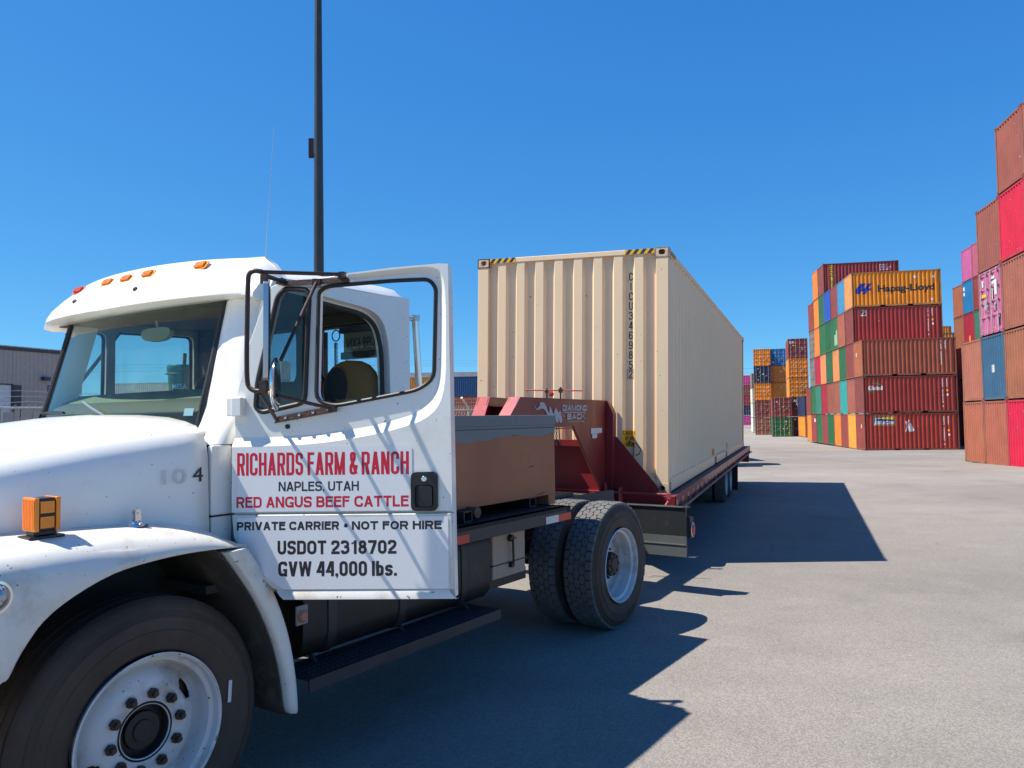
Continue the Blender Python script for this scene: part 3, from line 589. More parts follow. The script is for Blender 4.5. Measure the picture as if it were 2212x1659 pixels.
def tread_blocks(mb, M, Ro, wd, rows=5, n=44):
    hw = wd / 2 - .022
    cw = 2 * hw / rows; da = 2 * math.pi / n
    for r in range(rows):
        for k in range(n):
            a = k * da + (da / 2 if r % 2 else 0); y = -hw + cw * (r + .5); ch = cw * .56; cl = da * .5
            hexp = [(-.47 * da, -ch * .38), (-.18 * da, -ch * .98 if r > 0 else -ch * .80), (.18 * da, -ch * .98 if r > 0 else -ch * .80), (.47 * da, -ch * .38), (.47 * da, ch * .38), (.18 * da, ch * .98 if r < rows - 1 else ch * .80), (-.18 * da, ch * .98 if r < rows - 1 else ch * .80), (-.47 * da, ch * .38)]
            if r in (0, rows - 1): hexp = [(-.44 * da, -ch * .85), (.44 * da, -ch * .85), (.44 * da, ch * .5), (.14 * da, ch * .95), (-.14 * da, ch * .95), (-.44 * da, ch * .5)]
            if r == rows - 1: hexp = [(p, -q) for p, q in hexp][::-1]
            jit = .98
            def P(aa, yy, rad):
                e = abs(yy) - (hw - .02); rad -= max(0, e) * .45
                return M @ Vector((rad * math.cos(a + aa), y * 0 + yy, rad * math.sin(a + aa)))
            lo = [P(p * 1.02, max(-hw - .012, min(hw + .012, y + q)), Ro - .022) for p, q in hexp]; hi = [P(p * .99, max(-hw - .008, min(hw + .008, y + q * .97)), Ro - .0015 * ((k * 7 + r * 3) % 3)) for p, q in hexp]
            N = len(lo); mb.add(lo + hi, [tuple(range(N, 2 * N))] + [(i, (i + 1) % N, N + (i + 1) % N, N + i) for i in range(N)])
def rear_wheel(s, x, yo, zc=.485, parent=None, outer=True, Ro=RT, blocks=True):
    """yo: |y| of the outer rim flange"""
    M = wheel_frame(x, s * (yo - .14), zc, s); p = parent or truck
    ty = MB().lathe(tyre_prof(Ro, .298, .282), M, 60).build('rear_wheel', TYRE, p, smooth=30)
    if blocks:
        tb = MB(); tread_blocks(tb, M, Ro, .282); tb.build('tread', TREAD, ty, smooth=20)
    if outer:
        rim = MB()
        sectors_cut(rim, [(.300, .142), (.292, .145), (.286, .138), (.280, .105), (.262, .095), (.256, .06), (.252, .02), (.240, .005), (.238, -.035), (.225, -.052), (.20, -.067), (.17, -.072), (.08, -.072)], M, [(R(75), .205, .045, .022), (R(255), .205, .045, .022)], 96)
        rim.build('rim', RIMW, ty, smooth=40, solid=.007)
        h = MB().lathe([(.001, .075), (.05, .075), (.058, .067), (.092, .065), (.096, .05), (.098, -.02), (.112, -.045), (.115, -.07), (.001, -.07)], M, 36)
        nuts(h, M, .077, .065, 8, 0, .009, .012); nuts(h, M, .1425, -.070, 10, R(10), .017, .06)
        h.build('hub', HUBM, ty, smooth=40)
    return ty
WB = 3.98
for s in (-1, 1):
    ow = rear_wheel(s, WB, 1.19); rear_wheel(s, WB, .865, outer=False)
    if s < 0:
        Mw = wheel_frame(WB, s * (1.19 - .14), .485, s)
        for txt, a0, span in (('STONE', R(-78), R(52)), ('D', R(103), R(9))):
            vs = gtext(txt, 1, .034, .22, Matrix(), None, None, mb=MB()); q = MB()
            q.add([Mw @ Vector(((.395 + v[1]) * math.cos(a0 + v[0] * span), .1435, (.395 + v[1]) * math.sin(a0 + v[0] * span))) for v in vs.v], vs.f); q.build('sidewall_lettering', HUBM, ow, smooth=0)
# ---- chassis
ch = MB()
for s in (-1, 1):
    ch.box(-1.15, 5.30, s * .43 - .04, s * .43 + .04, .70, .95)
for x in (-.9, .6, 1.9, 2.9, 4.6, 5.2): ch.box(x - .04, x + .04, -.40, .40, .74, .91)
ch.box(.9, 1.6, -.28, .28, .50, .92)
ch.build('chassis_frame', BLACKM, truck, bevel=.006)
MB().cyl((0, -.95, .45), (0, .95, .45), .05, 12).box(-.4, .4, -.52, -.44, .48, .56).box(-.4, .4, .44, .52, .48, .56).build('front_axle', HUBM, truck)
MB().cyl((WB, -.75, .485), (WB, .75, .485), .075, 14).lathe([(.001, .17), (.10, .16), (.19, .06), (.20, -.06), (.10, -.17), (.001, -.18)], frame((WB, 0, .485), (0, 1, 0), (1, 0, 0), (0, 0, 1)), 24).box(WB - .6, WB + .6, -.56, -.46, .60, .70).box(WB - .6, WB + .6, .46, .56, .60, .70).build('rear_axle', HUBM, truck)
hp = MB().box(3.55, 4.6, -.40, .40, .955, .985).lathe([(.001, .09), (.03, .085), (.038, .06), (.02, .03), (.03, 0), (.001, 0)], frame((4.28, .05, .985), (1, 0, 0), (0, 0, 1), (0, -1, 0)), 20)
hp.build('hitch_plate', BLACKM, truck)
# ---- cab shell (driver side x .34-1.64, y -1.03)
cow = [(.345, 1.13), (.445, 1.13), (.445, 1.69), (.352, 1.60)]
MB().plate([(.345, 1.275), (.446, 1.275), (.446, 1.582), (.347, 1.582)], [], XZ(-.964), .035).build('cowl_panel', WHITE, truck, bevel=.008, seg=3)
MB().plate([(.345, 1.05), (.446, 1.05), (.446, 1.268), (.345, 1.268)], [], XZ(-.964), .037).build('cowl_panel', WHITE_LOW, truck, bevel=.006, seg=3)
MB().plate([(.345, .92), (.60, .92), (.60, 1.60), (.35, 1.58)], [], XZ(1.0), .035).build('cowl_panel', WHITE, truck, bevel=.008, seg=3)
tri = MB().plate([(.41, 1.14), (.56, 1.14), (.70, .90), (.60, .86), (.50, 1.02)], [], XZ(-.98), .03).build('rocker_corner', CABINET, truck)
# A pillars
for s in (-1, 1):
    rows = []
    for t in [-.12, 0, .15, .35, .6, .8, 1]:
        z = 1.655 + t * .70; q = lambda a, b: (a[0] + (b[0] - a[0]) * t, s * (a[1] + (b[1] - a[1]) * t))
        e = 0 if s < 0 else .065
        P = [q((.445, .755), (.620, .735)), q((.440 + e * .5, .83), (.605 + e, .79)), q((.448 + e, .90), (.608 + e * 1.4, .86)), q((.466 + e * 1.2, .96), (.62 + e * 1.8, .92)), q((.490 + e * 1.4, .995), (.645 + e * 1.9, .95)), q((.53 + e * 1.4, 1.003), (.69 + e * 2, .965)), q((.55 + e * 1.4, .97), (.72 + e * 2, .94)), q((.54 + e, .77), (.72 + e, .75))]
        rows.append([Vector((x, y, z)) for x, y in P])
    rows = rows[2:]
    if s < 0: e = 0
    low_ = [(1.585, [(.40, .78), (.367, .86), (.350, .93), (.356, .975), (.40, .995), (.448, 1.0), (.49, .97), (.49, .79)]), (1.655, [(.432, .757), (.412, .83), (.404, .90), (.414, .958), (.444, .99), (.472, 1.0), (.515, .97), (.52, .78)])]
    rows = [[Vector((x + e * 1.2 * (i_ > 1), s * y, z)) for i_, (x, y) in enumerate(q_)] for z, q_ in low_] + rows
    MB().ring(rows).build('windshield_pillar', WHITE, truck, smooth=60)
    # cowl top corner below the pillar
MB().box(.345, .50, -.88, .88, 1.58, 1.648).build('cowl_top', WHITE, truck, bevel=.01)
# windshield and gasket
def ws(y, t): 
    b = .335 + .10 * (y / .76) ** 2; return Vector((b + .175 * t + .01 * t * (1 - t), y * (1 - .026 * t), 1.66 + .66 * t))
g_ = MB().grid([[ws(-.76 + 1.52 * i / 16, t / 6) for i in range(17)] for t in range(7)])
wsh = g_.build('windshield', WSG, truck, smooth=80)
edge = [ws(-.76 + 1.52 * i / 16, 0) for i in range(17)] + [ws(.76, t / 6) for t in range(1, 6)] + [ws(.76 - 1.52 * i / 16, 1) for i in range(17)] + [ws(-.76, 1 - t / 6) for t in range(1, 6)]
MB().tube(edge, .016, 8, True).build('gasket', RUBBER, wsh)
for A_, B_ in (((.318, -.16, 1.722), (.325, .06, 1.797)), ((.372, .60, 1.745), (.345, .30, 1.748))):
    A_, B_ = Vector(A_), Vector(B_); wp = MB().tube([A_ - Vector((.02, 0, .05)), A_, (A_ + B_) / 2 + Vector((-.012, 0, .006)), B_], .006, 6).build('wiper', ALUM if A_.y < 0 else BLACKP, truck)
    MB().tube([A_ + Vector((.006, 0, -.004)), B_ + Vector((.006, 0, -.004))], .006, 6).build('blade', BLACKP, wp)
MB().plate([(0, 0), (.05, 0), (.05, .035), (0, .035)], [], frame(ws(-.72, .085) + Vector((-.004, 0, 0)), (-.3, 1, 0), (.2, 0, 1), (-1, -.3, .2)), .001).build('sticker', TEALT, wsh)
# rear wall with two windows, side wall, pillars
wr = [rrect(-.84, 1.93, -.285, 2.275, .06), rrect(-.085, 1.93, .83, 2.275, .06)]
bw = MB().plate(chamfer([(-.985, .95), (.985, .95), (.985, 2.33), (.92, 2.40), (-.92, 2.40), (-.985, 2.33)], .05), wr, YZ(1.60), .035).build('rear_wall', WHITE, truck, smooth=30)
for h in wr:
    rw = MB().plate(h, [], YZ(1.612), .005).build('rear_window', CLG, truck)
    MB().tube([Vector((1.615, a, b)) for a, b in h], .013, 8, True).build('gasket', RUBBER, rw)
MB().plate([(-.975, .96), (.975, .96), (.975, 2.36), (-.975, 2.36)], wr, YZ(1.588), .010).build('rear_trim', INT_D, truck)
side_out = chamfer([(.49, .95), (1.62, .95), (1.62, 2.385), (.655, 2.36), (.63, 2.30), (.49, 1.70)], .012)
opening = smoothpoly([(.50, 1.0), (.95, .985), (1.42, 1.0), (1.462, 1.3), (1.458, 1.7), (1.452, 2.0), (1.435, 2.14), (1.39, 2.235), (1.29, 2.285), (1.1, 2.305), (.85, 2.325), (.70, 2.325), (.655, 2.26), (.56, 1.95), (.505, 1.70)], 3)
dsw = MB().plate(side_out, [opening], XZ(-.978), .045).build('side_wall', WHITE, truck, bevel=.008, seg=3)
in_o = [(x * .955 + .048, z * .96 + .066) for x, z in opening]
MB().tube([Vector((a, -.978, b)) for a, b in in_o], .013, 8, True).build('door_seal', RUBBER, dsw)
MB().plate(smoothpoly([(.50, 1.0), (.95, .985), (1.42, 1.0), (1.462, 1.3), (1.458, 1.7), (1.452, 2.0), (1.435, 2.14), (1.39, 2.235), (1.29, 2.285), (1.1, 2.305), (.85, 2.325), (.70, 2.325), (.655, 2.26), (.56, 1.95), (.505, 1.70)], 3), [in_o], XZ(-.945), .032).build('door_jamb', WHITE, truck)
# passenger side with its windows
vent = chamfer([(.67, 1.86), (.925, 1.83), (.93, 2.27), (.81, 2.28), (.78, 2.22)], .04); mainw = chamfer([(.985, 1.82), (1.555, 1.85), (1.555, 2.30), (.985, 2.285)], .05)
psw = MB().plate(chamfer([(.58, .95), (1.62, .95), (1.62, 2.385), (.79, 2.36), (.76, 2.30), (.60, 1.72)], .012), [vent, mainw], XZ(1.02), .05).build('side_wall', WHITE, truck, bevel=.006)
MB().plate(chamfer([(.60, 1.0), (1.58, 1.0), (1.58, 2.34), (.79, 2.33), (.615, 1.70)], .02), [vent, mainw], XZ(.968), .006).build('passenger_trim', INT_G, truck)
for h in (vent, mainw):
    g1 = MB().plate(h, [], XZ(1.0), .004).build('side_window', CLG, truck); MB().tube([Vector((a, 1.0, b)) for a, b in h], .014, 8, True).build('gasket', RUBBER, g1)
MB().box(.345, 1.62, -.96, .96, .93, .965).build('cab_floor', INT_D, truck)
MB().box(.42, .445, -.96, .96, .96, 1.62).build('firewall', INT_D, truck)
# dash
dp = [(.44, 1.665), (.47, 1.70), (.56, 1.765), (.68, 1.805), (.80, 1.815), (.87, 1.785), (.90, 1.70), (.88, 1.45), (.78, 1.30), (.45, 1.30)]
rows = []
for y, k in ((-.95, .0), (-.75, 1.), (-.3, 1.02), (.1, 1.02), (.5, 1.0), (.78, .95), (.95, .80)):
    rows.append([Vector((max(x, .44 + .11 * (abs(y) / .95) ** 2), y * .965, 1.3 + (z - 1.3) * (.93 + .07 * k) * 1.10)) for x, z in dp])
DASH = mat('speckled_green_dash', (.15, .17, .12), .85, var=.25, vscale=60, bump=.4, bscale=220)
MB().ring(rows).build('dashboard', DASH, truck, smooth=50)
MB().plate([(.452, 1.50), (.57, 1.50), (.57, 1.812), (.50, 1.78), (.455, 1.735)], [], frame((0, .72, 0), (1, 0, 0), (0, 0, 1), (0, -1, 0)), 1.44).build('defroster_grille', RUBBER, truck, bevel=.008)
# roof skin, headliner, gutter
rows = []
for x, zt, wd in ((.60, 2.405, .93), (.72, 2.43, .97), (1.0, 2.462, .985), (1.3, 2.468, .985), (1.50, 2.468, .985), (1.60, 2.462, .982), (1.64, 2.445, .975), (1.66, 2.41, .965), (1.662, 2.375, .955)):
    P = [(-wd, 2.36), (-wd - .006, 2.372), (-wd + .01, 2.395), (-wd + .06, zt - .022), (-wd + .18, zt - .006), (-.4, zt), (0, zt + .004), (.4, zt), (wd - .18, zt - .006), (wd - .06, zt - .022), (wd - .01, 2.395), (wd + .006, 2.372), (wd, 2.36)]
    rows.append([Vector((x, y, min(z, zt + .01))) for y, z in P])
rf = MB().ring(rows).build('roof', WHITE, truck, smooth=50)
MB().tube([(.66, -1.012, 2.362), (1.0, -1.014, 2.372), (1.50, -1.012, 2.372), (1.63, -.985, 2.366), (1.66, -.94, 2.364), (1.665, 0, 2.37), (1.66, .94, 2.364), (1.5, 1.03, 2.372), (.66, 1.03, 2.362)], .012, 8).build('drip_gutter', WHITE, rf)
MB().box(1.30, 1.44, -1.018, -1.006, 2.355, 2.36).build('gutter_rust', RUST, rf)
MB().box(.62, 1.60, -.94, .94, 2.335, 2.352).build('headliner', INT_D, truck)
MB().box(.58, .80, -.9, .9, 2.27, 2.335).build('overhead_shelf', INT_D, truck, bevel=.02)
# visor / roof cap
rows = []
N = 28
for i in range(N + 1):
    u = -1 + 2 * i / N; y = u * (1.0 if u < 0 else .985); q = abs(u)
    lipx = .375 + .16 * q ** 2.2 + (.0 if q < .9 else .02); lipz = 2.285 - .012 * (1 - q) + (-.02 if q > .93 else 0)
    tz = 2.540 - .05 * q ** 2 - (.12 * max(0, (q - .86) / .14) ** 2); ysq = 1 - (.03 * max(0, q - .8) / .2)
    P = [(lipx + .16, lipz - .004), (lipx + .05, lipz - .012), (lipx, lipz), (lipx + .004, lipz + .022), (lipx + .045, lipz + .075), (lipx + .11, lipz + .145), (lipx + .18, lipz + .145 + (tz - lipz - .145) * .75), (lipx + .26, tz - .006), (.74, tz + .002), (.765, tz - .012), (.772, tz - .04), (.76, 2.40), (.70, 2.36)]
    P = [(min(x, .772), min(z, tz)) for x, z in P]
    rows.append([Vector((x, y * (ysq if z > 2.4 else 1) * (1 - .03 * (x < .5) * q), z)) for x, z in P])
vis = MB().ring(rows).build('roof_fairing', WHITE, truck, smooth=55)
def on_visor(y, dz=0):
    q = abs(y); lx = .375 + .16 * q ** 2.2; lz = 2.285 - .012 * (1 - q)
    return Vector((lx + .145, y, lz + .182)), Vector((-.80, 0, .60)).normalized()
for i, y in enumerate((.60, .195, 0, -.195, -.585)):
    c, nn = on_visor(y); tz = nn.cross(Vector((0, -1, 0)))
    M = frame(c + nn * .0, (0, -1, 0), nn.cross(Vector((0, -1, 0))), nn)
    o = MB().plate([(-.055, -.017), (-.045, -.026), (.045, -.026), (.055, -.017), (.055, .017), (.045, .026), (-.045, .026), (-.055, .017)], [], M, .006)
    for a in (-1, 1): o.plate(rrect(-.04, -.017, .04, .017, .006), [], M, .016)
    o.build('marker_light', mat('bright_amber_lens', (.95, .36, .008), .25, var=.1, coat=.5) if i else mat('faded_red_lens', (.75, .10, .03), .3, var=.1), vis, bevel=.003)
for y in (.42, -.22):
    q = abs(y); lx = .375 + .16 * q ** 2.2; c = Vector((lx + .055, y, 2.285 + .085)); nn = Vector((-.8, 0, .6))
    MB().lathe([(.001, .006), (.008, .006), (.013, .002), (.013, -.004), (.001, -.004)], frame(c, (0, -1, 0), nn, nn.cross(Vector((0, -1, 0)))), 12).build('rubber_plug', RUBBER, vis)
# inside: mirror, seats, steering wheel
rm = MB().plate(smoothpoly([(-.125, 0.01), (-.10, .036), (0, .042), (.10, .036), (.125, .01), (.09, -.026), (0, -.036), (-.09, -.026)], 3), [], frame((.775, .16, 2.19), (-.1, 1, 0), (.1, 0, 1), (1, .1, -.1)), .03)
rm.tube([(.79, .15, 2.2), (.77, .15, 2.33)], .008, 8).build('inside_mirror', INT_G, truck, bevel=.008)
def seat(y0, y1):
    st = MB().box(1.0, 1.45, y0, y1, 1.28, 1.44).build('seat', SEATM, truck, bevel=.05, seg=4)
    rows = []
    for z, hw, x in ((1.40, .5, 1.44), (1.6, .52, 1.47), (1.80, .52, 1.49), (1.90, .49, 1.495), (1.96, .43, 1.5), (2.005, .33, 1.5), (2.03, .18, 1.5), (2.036, .05, 1.5)):
        c = (y0 + y1) / 2; hw = (y1 - y0) * hw; d = .06 if z < 2 else .035
        rows.append([Vector((x + d * math.cos(a), c + hw * math.sin(a), z)) for a in [2 * math.pi * k / 20 for k in range(20)]])
    MB().ring(rows).build('backrest', SEATM, st, smooth=60)
    c = (y0 + y1) / 2
    MB().lathe([(.001, .008), (.10, .006), (.12, -.004), (.001, -.004)], frame((1.428, c + .06, 1.87), (0, .75, -.45), (-1, 0, 0), (0, .3, .95)), 24).build('headrest_patch', SEATD, st, smooth=50)
seat(-.90, -.44); seat(.35, .88)
stw = MB().tube([Vector((.93, -.42, 1.66)) + Vector((.35 * math.sin(a) * .5, .21 * math.cos(a), .21 * math.sin(a) * .8)) for a in [2 * math.pi * k / 28 for k in range(28)]], .014, 8, True).tube([(.93, -.42, 1.66), (.80, -.42, 1.52)], .03, 8).build('steering_wheel', INT_D, truck)
# behind the cab: grab bar, plate rack, antenna
gb = MB().tube([(1.775, -.93, 2.30), (1.85, -.93, 1.30)], .021, 14).build('grab_bar', CHROME, truck)
MB().tube([(1.775, -.93, 2.31), (1.775, -.93, 2.275)], .028, 12).tube([(1.775, -.93, 2.288), (1.70, -.93, 2.285), (1.64, -.93, 2.285)], .012, 8).box(1.633, 1.645, -.955, -.905, 2.235, 2.335).tube([(1.85, -.93, 1.31), (1.64, -.93, 1.31)], .014, 8).build('grab_bar_bracket', ALUM, gb)
an = MB().tube([(1.0, -.52, 2.46), (.995, -.545, 2.70), (1.0, -.60, 3.285)], [.003, .0016, .0010], 6).lathe([(.001, .05), (.012, .045), (.016, 0), (.001, 0)], frame((1.0, -.52, 2.455), (1, 0, 0), (0, 0, 1), (0, -1, 0)), 12).build('antenna', GALV, truck)
rk = MB().box(1.70, 1.73, -.78, -.15, 2.27, 2.29).box(1.70, 1.745, -.71, -.37, 2.07, 2.115)
rk.box(1.695, 1.75, -.71, -.36, 2.235, 2.275)
rk.tube([(1.735, -.19, 2.26), (1.735, -.19, 1.05)], .02, 8)
rk.build('headache_rack', BLACKM, truck, bevel=.004)
pl_ = MB().box(1.715, 1.719, -.68, -.385, 2.105, 2.24).build('licence_plate', INT_G, truck)
lettering('U99 6XN', .24, .075, frame((1.7135, -.655, 2.13), (0, 1, 0), (0, 0, 1), (1, 0, 0)), SEATD, pl_, 'plate_lettering', .012)
ring_ = MB().tube([Vector((1.70, -.33, 2.225)) + Vector((0, .035 * math.cos(a), .035 * math.sin(a))) for a in [2 * math.pi * k / 20 for k in range(20)]], .004, 6, True)
sp = []
for k in range(160):
    a = k * .9; sp.append((1.70 + .011 * math.sin(a), -.33 + .011 * math.cos(a), 2.18 - k * .0012))
ring_.tube(sp, .0025, 5).build('coiled_air_line', RUBBER, truck)
# ---- below the cab
tk = MB()
tk.plate(chamfer([(-.99, .50), (-.58, .50), (-.58, .97), (-.99, .97)], .12), [], YZ(.86), 1.58).build('fuel_tank', TANKM, truck, bevel=.015)
st_ = MB()
for x in (1.02, 1.55, 2.12): st_.plate(chamfer([(-.997, .492), (-.572, .492), (-.572, .978), (-.997, .978)], .125), [], YZ(x), .06)
st_.build('tank_strap', BLACKM, truck, bevel=.004)
stp = MB().box(.75, 2.30, -1.16, -.90, .474, .484).box(.75, 2.30, -1.163, -1.153, .425, .484)
MB().box(.62, .95, -1.0, -.60, .88, 1.0).build('step_bracket', BLACKM, truck)
sto = stp.build('step', STEPM, truck)
hb2 = MB().box(.76, 2.29, -1.15, -.91, .4841, .4846)
for i in range(46):
    for k in range(5): hb2.lathe([(.001, .004), (.007, .003), (.010, 0)], frame((.80 + .032 * i + (.016 if k % 2 else 0), -1.12 + .045 * k, .484), (1, 0, 0), (0, 0, 1), (0, -1, 0)), 8, closed=False)
hb2.build('grip_surface', STEPM, sto, smooth=60)
for x in (.95, 1.6, 2.2): MB().tube([(x, -.62, .80), (x, -1.0, .46), (x, -1.08, .40)], .012, 6).build('step_hanger', BLACKM, truck)
ml = MB().box(.80, .875, -1.012, -1.0, .695, .79).build('side_marker', mat('grimy_lamp_plate', (.30, .24, .23), .7, var=.2), truck, bevel=.006); MB().lathe([(.001, .02), (.02, .017), (.031, .004), (.031, 0), (.001, 0)], frame((.838, -1.012, .737), (1, 0, 0), (0, -1, 0), (0, 0, 1)), 18).build('lens', mat('dusty_amber_lens', (.42, .20, .14), .6, var=.2), ml)
# ---- flatbed
dk = MB().box(1.72, 3.285, -1.12, 1.12, 1.0, 1.03).box(1.72, 3.285, -1.12, -1.06, .93, 1.03).box(1.72, 3.285, 1.06, 1.12, .93, 1.03).box(1.72, 1.78, -1.12, 1.12, .93, 1.03).box(3.22, 3.285, -1.12, 1.12, .93, 1.03)
for x in (2.1, 2.5, 2.9): dk.box(x, x + .06, -1.05, 1.05, .95, 1.0)
dko = dk.build('flatbed_deck', BLACKM, truck, bevel=.004)
for x0, x1, m_ in ((1.845, 1.875, TAPEW), (1.875, 2.035, TAPER), (2.93, 3.10, TAPEW), (3.10, 3.283, TAPER)): MB().box(x0, x1, -1.1225, -1.1195, .934, .985).build('reflector_tape', m_, dko)
# square tubes that carry the box
for x, y0 in ((2.16, -1.02), (3.06, -.93)):
    a = MB().plate(rrect(-.045, 1.034, .045, 1.104, .008), [rrect(-.036, 1.042, .036, 1.096, .004)], frame((x, .95, 0), (1, 0, 0), (0, 0, 1), (0, -1, 0)), .95 - y0).build('square_tube', BLACKM, truck)
MB().cyl((2.25, -1.03, 1.085), (2.25, -.95, 1.085), .035, 14).build('tube_cap', RUST, truck)
cb = MB().box(2.45, 2.84, -1.0, -.55, .615, .925).build('side_cabinet', CABINET, truck, bevel=.008)
MB().box(2.44, 2.85, -1.004, -.545, .705, .712).build('cabinet_lip', TANKM, cb)
lt = MB().tube([(2.645, -1.03, .875), (2.65, -1.03, .70)], .008, 8).lathe([(.001, .03), (.022, .028), (.026, 0), (.001, 0)], frame((2.645, -1.0, .87), (1, 0, 0), (0, -1, 0), (0, 0, 1)), 14).lathe([(.001, .03), (.018, .028), (.02, 0), (.001, 0)], frame((2.65, -1.0, .69), (1, 0, 0), (0, -1, 0), (0, 0, 1)), 14).box(2.61, 2.68, -1.035, -1.02, .865, .875)
lt.build('latch', NUTM, cb)
MB().box(2.42, 2.95, -.93, -.45, .54, .62).lathe([(.001, .4), (.13, .38), (.14, .3), (.14, -.3), (.13, -.38), (.001, -.4)], frame((3.0, -.50, .66), (0, 1, 0), (1, 0, 0), (0, 0, 1)), 20).build('air_tank', TANKM, truck)
# ---- rear bumper
bm_ = MB().box(5.30, 5.32, -1.225, 1.225, .545, .81).box(5.30, 5.42, -1.225, 1.225, .806, .814).build('rear_bumper', BEAMM, truck)
MB().box(5.296, 5.318, -1.222, 1.222, .345, .54).build('bumper_flap', CHECKM, bm_)
MB().box(5.30, 5.42, -1.30, -1.0, .345, .35).build('bumper_foot', CHECKM, bm_)
MB().box(5.288, 5.302, -1.215, -.2, .455, .463).build('bumper_seam', ALUM, bm_)
MB().box(5.285, 5.32, -1.2, 1.2, .812, .818).build('bumper_top_glint', CHECKM, bm_)  # paler strip stands in for light caught on the bumper's top
MB().box(5.33, 5.42, -1.25, -1.225, .52, .72).build('lamp_bracket', BLACKM, bm_)
rl = MB().lathe([(.001, .03), (.03, .028), (.052, .016), (.058, 0), (.001, 0)], frame((5.375, -1.25, .60), (.6, 0, 0), (0, -1, 0), (0, 0, 1)), 20).build('red_side_lamp', REDLENS, bm_)
MB().tube([Vector((5.375, -1.26, .60)) + Vector((.04 * math.cos(a), 0, .068 * math.sin(a))) for a in [2 * math.pi * k / 20 for k in range(20)]], .004, 6, True).build('lamp_guard', CHROME, rl)
for s in (-1, 1): MB().box(4.9, 5.3, s * .43 - .03, s * .43 + .03, .60, .80).build('bumper_arm', BLACKM, truck)

# ---- the open driver door (local: x along the door, y towards the back of the door skin, z up)
hinge = TKM @ Vector((.45, -1.06, 0)); dy_ = R(101)
DW = frame((hinge.x, hinge.y, -.02), (math.sin(dy_), math.cos(dy_), 0), (-math.cos(dy_), math.sin(dy_), 0), (0, 0, 1))
DM = TKM.inverted() @ DW
outline = [(.0, 1.135), (.075, 1.03), (.16, .945), (.205, .912), (.95, .905), (.946, 1.27), (.938, 2.372), (.90, 2.374), (.70, 2.358), (.476, 2.337), (.18, 2.305), (.142, 2.29), (.12, 2.255), (.039, 2.04), (0., 1.89), (-.03, 1.78), (-.03, 1.26), (-.018, 1.18)]
vh = chamfer([(.172, 2.245), (.205, 2.279), (.32, 2.272), (.298, 1.765), (.10, 1.724), (.070, 1.745), (.078, 1.86)], .035)
mh = chamfer([(.362, 2.26), (.40, 2.285), (.70, 2.305), (.85, 2.308), (.88, 2.27), (.868, 1.865), (.80, 1.815), (.60, 1.778), (.43, 1.748), (.349, 1.775)], .05)
door = MB().plate(outline, [vh, mh], frame((0, .045, 0), (1, 0, 0), (0, 0, 1), (0, -1, 0)), .045).build('driver_door', WHITE, truck, M=DM, bevel=.006, seg=3)
FX = lambda y: frame((0, y, 0), (1, 0, 0), (0, 0, 1), (0, -1, 0))
Q0 = smoothpoly([(-.03, 1.612), (.15, 1.615), (.32, 1.622), (.45, 1.637), (.60, 1.660), (.72, 1.69), (.80, 1.72), (.86, 1.775), (.890, 1.87), (.897, 2.05), (.898, 2.22), (.885, 2.30), (.855, 2.332), (.78, 2.336), (.65, 2.325), (.50, 2.312)], 3, False)
Q1 = smoothpoly([(-.03, 1.572), (.15, 1.575), (.33, 1.582), (.47, 1.597), (.62, 1.622), (.745, 1.653), (.835, 1.688), (.895, 1.75), (.922, 1.86), (.927, 2.05), (.926, 2.23), (.912, 2.325), (.872, 2.357), (.79, 2.358), (.65, 2.346), (.50, 2.330)], 3, False)
rows = [[Vector((a[0], -.001, a[1])), Vector((.75 * a[0] + .25 * b[0], -.005, .75 * a[1] + .25 * b[1])), Vector((.25 * a[0] + .75 * b[0], -.019, .25 * a[1] + .75 * b[1])), Vector((b[0], -.024, b[1]))] for a, b in zip(Q0, Q1)]
pan = MB().grid(rows); tail = [(.70, 2.360), (.90, 2.374), (.938, 2.372), (.944, 1.6), (.946, 1.285), (-.03, 1.285)]
pan.plate(list(Q1) + [(.50, 2.338)] + tail, [], FX(-.001), .023)
po = pan.build('door_skin', WHITE, door, smooth=50)
low = MB().plate([(-.027, 1.274), (.944, 1.274), (.946, .945), (.20, .945), (.16, .955), (.075, 1.04), (.005, 1.135), (-.018, 1.18)], [], FX(-.001), .027).build('lower_skin', WHITE_LOW, door, bevel=.004)
MB().grid([[Vector((x, -.026, .945)), Vector((x + .01, -.034, .93)), Vector((x + .035, -.036, .907)), Vector((x + .035, .0, .903))] for x in (.18, .93)]).build('door_lower_lip', WHITE_LOW, door)
MB().plate(rrect(-.0, 1.288, .778, 1.572, .012), [], FX(-.0254), .0006).build('sign_panel', SIGNW, door)
MB().plate(chamfer([(-.0, 1.262), (.93, 1.262), (.93, .95), (.21, .95), (.085, 1.04), (.01, 1.14)], .012), [], FX(-.0294), .0006).build('sign_panel', SIGNW, door)
LT = FX(-.02615); LT2 = FX(-.03015)
for s_, x0, z0, x1, z1, m_, of in (('RICHARDS FARM & RANCH', -.003, 1.446, .765, 1.546, RED_L, .125), ('NAPLES, UTAH', .189, 1.376, .548, 1.418, BLACK_L, .175), ('RED ANGUS BEEF CATTLE', -.006, 1.305, .763, 1.353, RED_L, .20)):
    gtext(s_, x1 - x0, z1 - z0, of, LT @ Matrix.Translation((x0, z0, 0)), m_, door)
for s_, x0, z0, x1, z1, m_, of in (('PRIVATE CARRIER', -.001, 1.207, .462, 1.244, BLACK_L, .24), ('NOT FOR HIRE', .518, 1.206, .903, 1.243, BLACK_L, .24), ('USDOT 2318702', .186, 1.101, .711, 1.161, BLACK_L, .205), ('GVW 44,000 lbs.', .189, 1.006, .712, 1.071, BLACK_L, .195)):
    gtext(s_, x1 - x0, z1 - z0, of, LT2 @ Matrix.Translation((x0, z0, 0)), m_, door)
